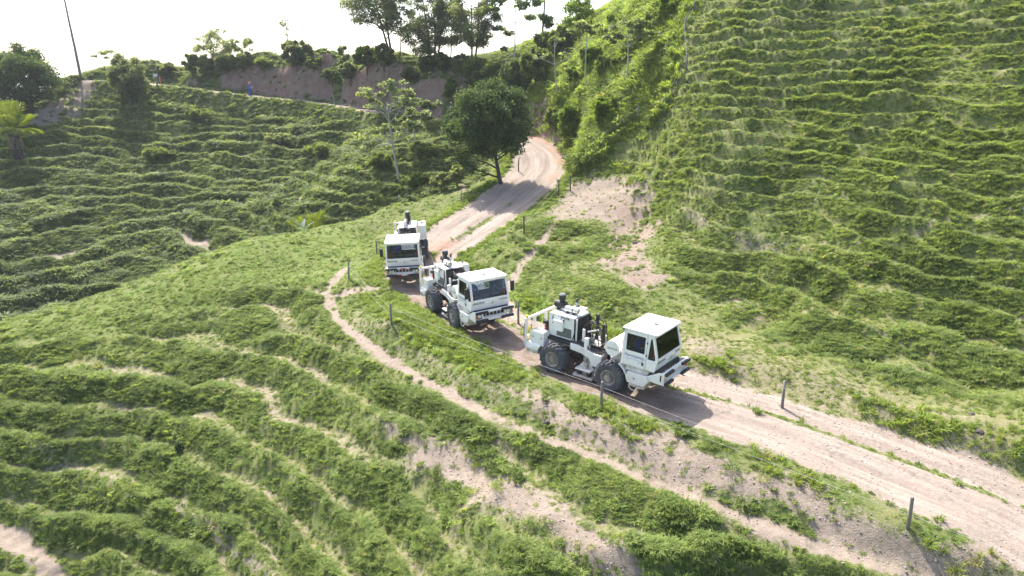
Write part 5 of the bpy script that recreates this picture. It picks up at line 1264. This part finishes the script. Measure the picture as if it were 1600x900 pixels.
def gully_plant(label, px, py, y, kind, n, L_, seed):
    z_ = PY(px, py, y); t = empty('gully_palm' if kind else 'banana_plant', (z_[0], y, z_[2] - L_ * .92)); tag(t, label, 'palm' if kind else 'plant', None); rnd = random.Random(seed)
    mb = MB(); gz = ground_z(z_[0], y); mb.tube([(0, 0, gz - t.location.z - .2), (.05, 0, .0), (0, 0, .3)], [.16, .13, .05], BARK, 8); mb.build('trunk' if kind else 'stem', t)
    me = frond_mesh('frond', L_ * 1.1, .25, PALM, seed, .3) if kind else None
    for i in range(n):
        if kind: m_ = me
        else: m_ = paddle_mesh('leaf', L_ * rnd.uniform(.8, 1.1), .5, PADDLE, i, rnd.uniform(.3, 1))
        o = bpy.data.objects.new('frond' if kind else 'leaf', m_); C.objects.link(o); o.parent = t; o.location = (0, 0, .1)
        o.rotation_euler = (rnd.uniform(-.3, .3), (-.75 if kind else .12) + rnd.uniform(-.25, .3), i * 2.4 + seed)
    return t
gully_plant('bright yellow green palm showing over the left of the spur crest', 474, 341, 58.5, True, 9, 2.0, 3)
gully_plant('taller bright palm showing over the crest right of the blue green leaves', 489, 333, 59.5, True, 8, 2.3, 8)
gully_plant('broad blue green leaves showing over the crest between two palms', 471, 338, 56.2, False, 8, 2.1, 5)
gully_plant('single pale blue green leaf plant at the crest close to the rear truck', 523, 344, 56.2, False, 3, 1.5, 6)
p = base(281, 708); bl = [(0, 0, .42, .14, 1.3), (.05, 0, .25, .17, 1.2), (-.08, .05, .3, .13, 1.2)]
tree('dark_plant', 'small dark upright plant on the terraced foreground slope', p, bl, .6, 150, .16, LF_DARK, DKBARK, .03, 61, cat='plant', tint0=.15, fork=.1)

# ------------------------------------------------------------------ utility pole, fences, marker
WOODG = paint('weathered_grey_wood', (.20, .185, .165), .9, scale=8, dirt=.3, dcol=(.10, .09, .08), bump=.6); WOODB = paint('brown_fence_wood', (.12, .09, .065), .9, scale=8, bump=.6); WIREM = paint('fence_wire', (.45, .44, .42), .6, metal=.2)
CONC = paint('grey_pole', (.23, .23, .215), .8, scale=5)
p = base(127, 124); t = empty('utility_pole', p); tag(t, 'tall thin grey utility pole with a crossarm on the left hilltop', 'pole')
m = MB(); m.tube([(0, 0, -.4), (-.12, 0, 4), (-.3, 0, 8), (-.42, 0, 11.9)], [.20, .17, .14, .11], CONC, 10); m.build('pole_shaft', t)
m = MB(); m.box((-.45, -.10, 11.35), (3.2, .10, .12), WOODG, Euler((0, R(4), 0)).to_matrix()); ca = m.build('crossarm', t)
for x in (-1.85, -1.1, .25, 1.0):
    q = MB(); q.cyl((x, -.10, 11.38 - (x + .45) * .07), (x, -.10, 11.62 - (x + .45) * .07), .05, CONC, 8); q.build('insulator', ca)
def post(parent, p_, h, r_, mat, seed, tilt=.05):
    rnd = random.Random(seed); m_ = MB(); n = 7
    m_.tube([(0, 0, -.3), (rnd.uniform(-.01, .01), 0, h * .5), (0, 0, h * .97), (0, 0, h)], [r_ * 1.05, r_, r_ * .95, r_ * .8], mat, n)
    o = m_.build('fence_post', parent); o.location = p_; o.rotation_euler = (rnd.gauss(0, tilt), rnd.gauss(0, tilt), rnd.uniform(0, 6)); return o
def wire(parent, pts, sag=.06):
    O_ = parent.location
    P_ = []
    for a, b in zip(pts[:-1], pts[1:]):
        for k_ in range(6): s_ = k_ / 6; q = Vector(a).lerp(Vector(b), s_); q.z = max(q.z - sag * 4 * s_ * (1 - s_), ground_z(q.x + O_.x, q.y + O_.y) + .12 - O_.z); P_.append(q)
    P_.append(Vector(pts[-1])); m_ = MB(); m_.tube(P_, .0045, WIREM, 4)
    for i in range(0, len(P_) - 1):                           # barbs
        for s_ in (.5,):
            q = P_[i].lerp(P_[i + 1], s_); m_.box(q, (.03, .008, .02), WIREM, Euler((.6, .5, i)).to_matrix())
    return m_.build('fence_wire', parent)
def fence(label, pxs, h, mat, seed, wires, r_=.055):
    """posts stand where the photograph shows them; heights in metres"""
    ps = [Vector(q) if isinstance(q, Vector) else base(*q) for q in pxs]
    t = empty('wire_fence', ps[0]); tag(t, label, 'fence')
    for i, q in enumerate(ps): post(t, q - ps[0], h, r_, mat, seed + i)
    for k_ in wires: wire(t, [q - ps[0] + Vector((0, 0, h * k_)) for q in ps])
    return t
fence('barbed wire fence of grey posts along the downhill edge of the road', [(589, 400), (545, 436), (612, 507), (940, 638), (1418, 827), (1680, 925)], 1.12, WOODG, 300, (.42, .78))
fence('fence of brown posts along the uphill edge beside the trucks', [(891, 298), (873, 306), (819, 366)], 1.25, WOODB, 320, (.5, .85))
fence('fence of weathered posts climbing the edge of the overgrown spur', [(887, 258), (948, 226), (996, 190), (1035, 178), (1072, 110), (1068, 52), (1086, 20)], 1.2, WOODG, 340, (.5, .85), .06)
fence('fence of short posts beside the upper track by the worker', [(246, 136), (299, 138), (367, 146), (470, 158), (523, 166)], 1.45, WOODG, 360, (.6,), .07)
LON = [('brown post at the tail of the leading truck beside the middle truck', 810, 506, 1.25), ('lone grey fence post between the front truck and the grassy hill', 1222, 638, 1.1), ('short post on the road shoulder under the big dark tree', 810, 268, 1.1), ('pale post below the left side of the big dark tree', 721, 317, 1.0),
       ('far thin post on the skyline above the spur, left of another', 961, 17, 1.6), ('far thin post on the skyline above the spur, right of another', 986, 22, 1.8)]
for i, (lb, px, py, h) in enumerate(LON):
    rnd = random.Random(380 + i); m_ = MB(); m_.tube([(0, 0, -.3), (0, 0, h * .5), (.01, 0, h)], [.062, .058, .05], WOODG, 7); m_.box((.0, -.07, h * .75), (.05, .012, .03), WIREM)
    o = m_.build('fence_post'); o.location = base(px, py); o.rotation_euler = (rnd.gauss(0, .04), rnd.gauss(0, .04), 0); tag(o, lb, 'post')
p = base(245, 133); t = empty('survey_marker', p); tag(t, 'small white board on a stake at the left end of the upper track', 'sign')
m = MB(); m.box((0, 0, .6), (.06, .06, 1.4), WOODG); m.build('stake', t); m = MB(); m.box((0, -.05, 1.3), (.62, .02, .42), paint('white_board', (.8, .8, .8), .5)); m.build('board', t)
p = base(251, 132); m = MB(); m.cyl((0, 0, -.1), (0, 0, 1.0), .07, paint('orange_stake', (.65, .20, .07), .5), 8); m.cyl((0, 0, 1.0), (0, 0, 1.04), .07, WOODG, 8, r1=.03); o = m.build('marker_stake'); o.location = p; tag(o, 'short orange stake next to the white board', 'stake')
# dark stones and dung on the worn places
ROCK = paint('dark_stone', (.07, .06, .055), .9, scale=6, bump=.6)
RK = [('dark stone on the bare scar above the middle of the photo', 993, 380, .20), ('brown boulder in the grass at the foot of the overgrown spur', 884, 247, .4), ('dark clod on the worn slope below the front truck', 855, 661, .12), ('dark clod in the short grass near the right hill foot', 1517, 648, .12),
      ('dark clump on the turf right of the lone post', 1530, 675, .14), ('brown lump at the top of the bare clearing', 925, 277, .22)]
for i, (lb, px, py, r_) in enumerate(RK):
    bm = bmesh.new(); bmesh.ops.create_icosphere(bm, subdivisions=3, radius=r_); rr = random.Random(i)
    for v in bm.verts:
        nn = float(fbm(np.array([v.co.x / r_ * 1.5 + i * 9]), np.array([v.co.y / r_ * 1.5 + v.co.z / r_ * 2]), i)[0]); v.co *= .7 + .6 * nn; v.co.z *= .65
    me = bpy.data.meshes.new('stone'); bm.to_mesh(me); bm.free(); me.materials.append(ROCK); o = bpy.data.objects.new('stone', me); C.objects.link(o); o.location = base(px, py); tag(o, lb, 'stone')
print('plants', round(time.time() - T0, 1))
# ------------------------------------------------------------------ people
def person_body(name, J, parent, rot=None):
    """J: joints of the pose in metres; one skinned surface, clothes coloured by region"""
    V, E, Rr, tagv = [], [], [], []
    def v(p_, r_, t_): V.append(Vector(p_)); Rr.append(r_); tagv.append(t_); return len(V) - 1
    pel = v(J['pelvis'], .15, 'c'); wai = v(J['waist'], .135, 'c'); che = v(J['chest'], .165, 'c'); nb = v(J['neck'], .062, 's'); hd0 = v(J['chin'], .075, 's'); hd1 = v(J['brow'], .098, 's'); hd2 = v(J['crown'], .085, 's')
    E += [(pel, wai), (wai, che), (che, nb), (nb, hd0), (hd0, hd1), (hd1, hd2)]
    fwd = J['face']; ns = v(Vector(J['chin']).lerp(Vector(J['brow']), .55) + Vector(fwd) * .115, .014, 's'); E.append((hd1, ns))
    for s_ in ('L', 'R'):
        sh = v(J['sh' + s_], .075, 'c'); el = v(J['el' + s_], .052, 'c'); wr = v(J['wr' + s_], .034, 's'); pa = v(J['pa' + s_], .036, 's')
        E += [(che, sh), (sh, el), (el, wr), (wr, pa)]
        d = (Vector(J['pa' + s_]) - Vector(J['wr' + s_])).normalized(); sdv = d.orthogonal().normalized(); up_ = d.cross(sdv)
        for f_, (oo, ln) in enumerate(((-.030, .062), (-.010, .072), (.010, .068), (.030, .052))):
            a = v(Vector(J['pa' + s_]) + sdv * oo + d * .045, .0095, 's'); b = v(Vector(J['pa' + s_]) + sdv * oo * 1.1 + d * (.045 + ln * .55) - up_ * .012, .0085, 's'); c = v(Vector(J['pa' + s_]) + sdv * oo * 1.1 + d * (.045 + ln * .85) - up_ * .035, .0075, 's')
            E += [(pa, a), (a, b), (b, c)]
        a = v(Vector(J['pa' + s_]) - sdv * .05 + d * .005 - up_ * .01, .011, 's'); b = v(Vector(J['pa' + s_]) - sdv * .065 + d * .035 - up_ * .025, .009, 's'); E += [(pa, a), (a, b)]
        hp = v(J['hp' + s_], .105, 'c'); kn = v(J['kn' + s_], .072, 'c'); an = v(J['an' + s_], .050, 'c'); to = v(J['to' + s_], .045, 'b')
        E += [(pel, hp), (hp, kn), (kn, an), (an, to)]
    me = bpy.data.meshes.new(name); me.from_pydata(V, E, []); o = bpy.data.objects.new(name, me); C.objects.link(o)
    sk = o.modifiers.new('skin', 'SKIN'); sk.use_smooth_shade = True
    for i, r_ in enumerate(Rr): me.skin_vertices[0].data[i].radius = (r_, r_ * (.80 if i < 3 else 1)); me.skin_vertices[0].data[i].use_root = (i == 0)
    sb = o.modifiers.new('sub', 'SUBSURF'); sb.levels = sb.render_levels = 2
    dg = bpy.context.evaluated_depsgraph_get(); m2 = bpy.data.meshes.new_from_object(o.evaluated_get(dg)); bpy.data.objects.remove(o)
    m2.materials.clear()
    for m_ in (COVER, SKIN, BOOT, REFL): m2.materials.append(m_)
    key = {'c': 0, 's': 1, 'b': 2}; A = np.array([tuple(q) for q in V])
    for f in m2.polygons:
        c = np.array(f.center); k_ = int((((A - c) ** 2).sum(1) / (np.array(Rr) ** 2 + .002)).argmin()); f.material_index = key[tagv[k_]]; f.use_smooth = True
    ob = bpy.data.objects.new(name, m2); C.objects.link(ob); ob.parent = parent
    # eyes and hard hat
    h = Vector(J['brow']); f_ = Vector(fwd).normalized(); sd = Vector((0, 0, 1)).cross(f_).normalized()
    for s_ in (-1, 1):
        q = MB(); c = Vector(J['chin']).lerp(h, .72) + f_ * .086 + sd * .032 * s_; q.lathe([(.001, -.011), (.008, -.008), (.011, 0), (.008, .008), (.001, .011)], INK, 8, 'Z'); e = q.build('eye', ob); e.location = c
    return ob
def hat(ob, J, mat):
    q = MB(); q.lathe([(.001, .135), (.06, .125), (.105, .085), (.125, .03), (.128, .0), (.155, -.008), (.155, -.018), (.12, -.015)], mat, 20, 'Z'); f_ = Vector(J['face']).normalized()
    q.box(Vector(f_) * .145 + Vector((0, 0, -.012)), (.10, .16, .012), mat, Matrix.Rotation(math.atan2(f_.y, f_.x), 3, 'Z')); o = q.build('hard_hat', ob); o.location = Vector(J['brow']) + Vector((0, 0, .02)); return o
STAND = dict(pelvis=(0, 0, .95), waist=(0, 0, 1.10), chest=(.01, 0, 1.34), neck=(.02, 0, 1.49), chin=(.05, 0, 1.55), brow=(.05, 0, 1.655), crown=(.035, 0, 1.72), face=(1, 0, -.15),
             shL=(0, .20, 1.40), elL=(.04, .27, 1.12), wrL=(.28, .17, 1.10), paL=(.36, .12, 1.12), shR=(0, -.20, 1.40), elR=(.04, -.27, 1.12), wrR=(.28, -.14, 1.12), paR=(.36, -.07, 1.14),
             hpL=(0, .10, .90), knL=(.05, .12, .50), anL=(.0, .12, .09), toL=(.15, .14, .05), hpR=(0, -.10, .90), knR=(.02, -.12, .50), anR=(-.10, -.12, .09), toR=(.05, -.14, .05))
p = base(391, 150); w_ = empty('person', p, (0, 0, R(-12))); tag(w_, 'person in blue coveralls and a red hard hat walking along the upper track', 'person')
bd = person_body('body', STAND, w_); hat(bd, STAND, HELM)
q = MB(); q.lathe([(.062, -.02), (.064, 0), (.062, .02)], REFL, 12, 'Z'); o = q.build('reflective_band', bd); o.location = (.035, .125, .42); q = MB(); q.lathe([(.175, -.02), (.178, 0), (.175, .02)], REFL, 16, 'Z'); o = q.build('reflective_band', bd); o.location = (.005, 0, 1.20); o.scale = (.80, .95, 1)
q = MB(); q.box((.42, .02, 1.17), (.02, .16, .22), WHELM, Euler((0, -.6, 0)).to_matrix()); q.box((.425, .02, 1.175), (.01, .12, .17), GREYP, Euler((0, -.6, 0)).to_matrix()); o = q.build('clipboard'); o.matrix_world = Matrix.Translation(p) @ Matrix.Rotation(R(-12), 4, 'Z'); tag(o, 'small pale clipboard held by the walking worker', 'clipboard')
SIT = dict(pelvis=(0, 0, .92 - .80), waist=(-.02, 0, .30), chest=(0, 0, .55), neck=(.03, 0, .70), chin=(.07, 0, .76), brow=(.07, 0, .86), crown=(.055, 0, .93), face=(1, 0, -.1),
           shL=(.0, .20, .61), elL=(.16, .27, .36), wrL=(.40, .16, .42), paL=(.47, .13, .45), shR=(.0, -.20, .61), elR=(.16, -.27, .36), wrR=(.40, -.16, .42), paR=(.47, -.13, .45),
           hpL=(.05, .11, .12), knL=(.45, .14, .16), anL=(.56, .14, -.22), toL=(.70, .15, -.25), hpR=(.05, -.11, .12), knR=(.45, -.14, .16), anR=(.56, -.14, -.22), toR=(.70, -.15, -.25))
for i, (o_t, lb, hm) in enumerate(zip(trucks, ['driver in blue coveralls seated in the cab of the leading truck', 'driver in blue coveralls seated behind the windscreen of the middle truck', 'driver in dark blue seated behind the windscreen of the rearmost truck'], (WHELM, HELM, WHELM))):
    d = bpy.data.objects.new('person', None); C.objects.link(d); d.rotation_euler = o_t.rotation_euler
    mw = Matrix.Translation(o_t.location) @ o_t.rotation_euler.to_matrix().to_4x4()
    d.location = mw @ Vector((2.20, -.42, 1.66)); tag(d, lb, 'person', 'truck drivers in blue')
    b_ = person_body('body', SIT, d); hat(b_, SIT, hm)
print('people', round(time.time() - T0, 1))
# ------------------------------------------------------------------ the air: thin even haze over the whole place
hm, hnt = new_mat('haze')
pv = N(hnt, 'ShaderNodeVolumePrincipled'); pv.inputs['Color'].default_value = (.90, .94, 1.0, 1); pv.inputs['Density'].default_value = .00024; pv.inputs['Anisotropy'].default_value = .25
oo = hnt.nodes.new('ShaderNodeOutputMaterial'); hnt.links.new(pv.outputs[0], oo.inputs['Volume'])
q = MB(); zlo, zhi = float(Z.min()) - 1.5, max(float(Z.max()), CAMZ + 16) + 6
q.box((float(GXa[0] + GXa[-1]) / 2, float(GYa[0] + GYa[-1]) / 2, (zlo + zhi) / 2), (float(GXa[-1] - GXa[0]) + 20, float(GYa[-1] - GYa[0]) + 20, zhi - zlo), hm)
hz_ = q.build('haze'); tag(hz_, 'thin pale haze in the air over the whole valley', None, kind='stuff')
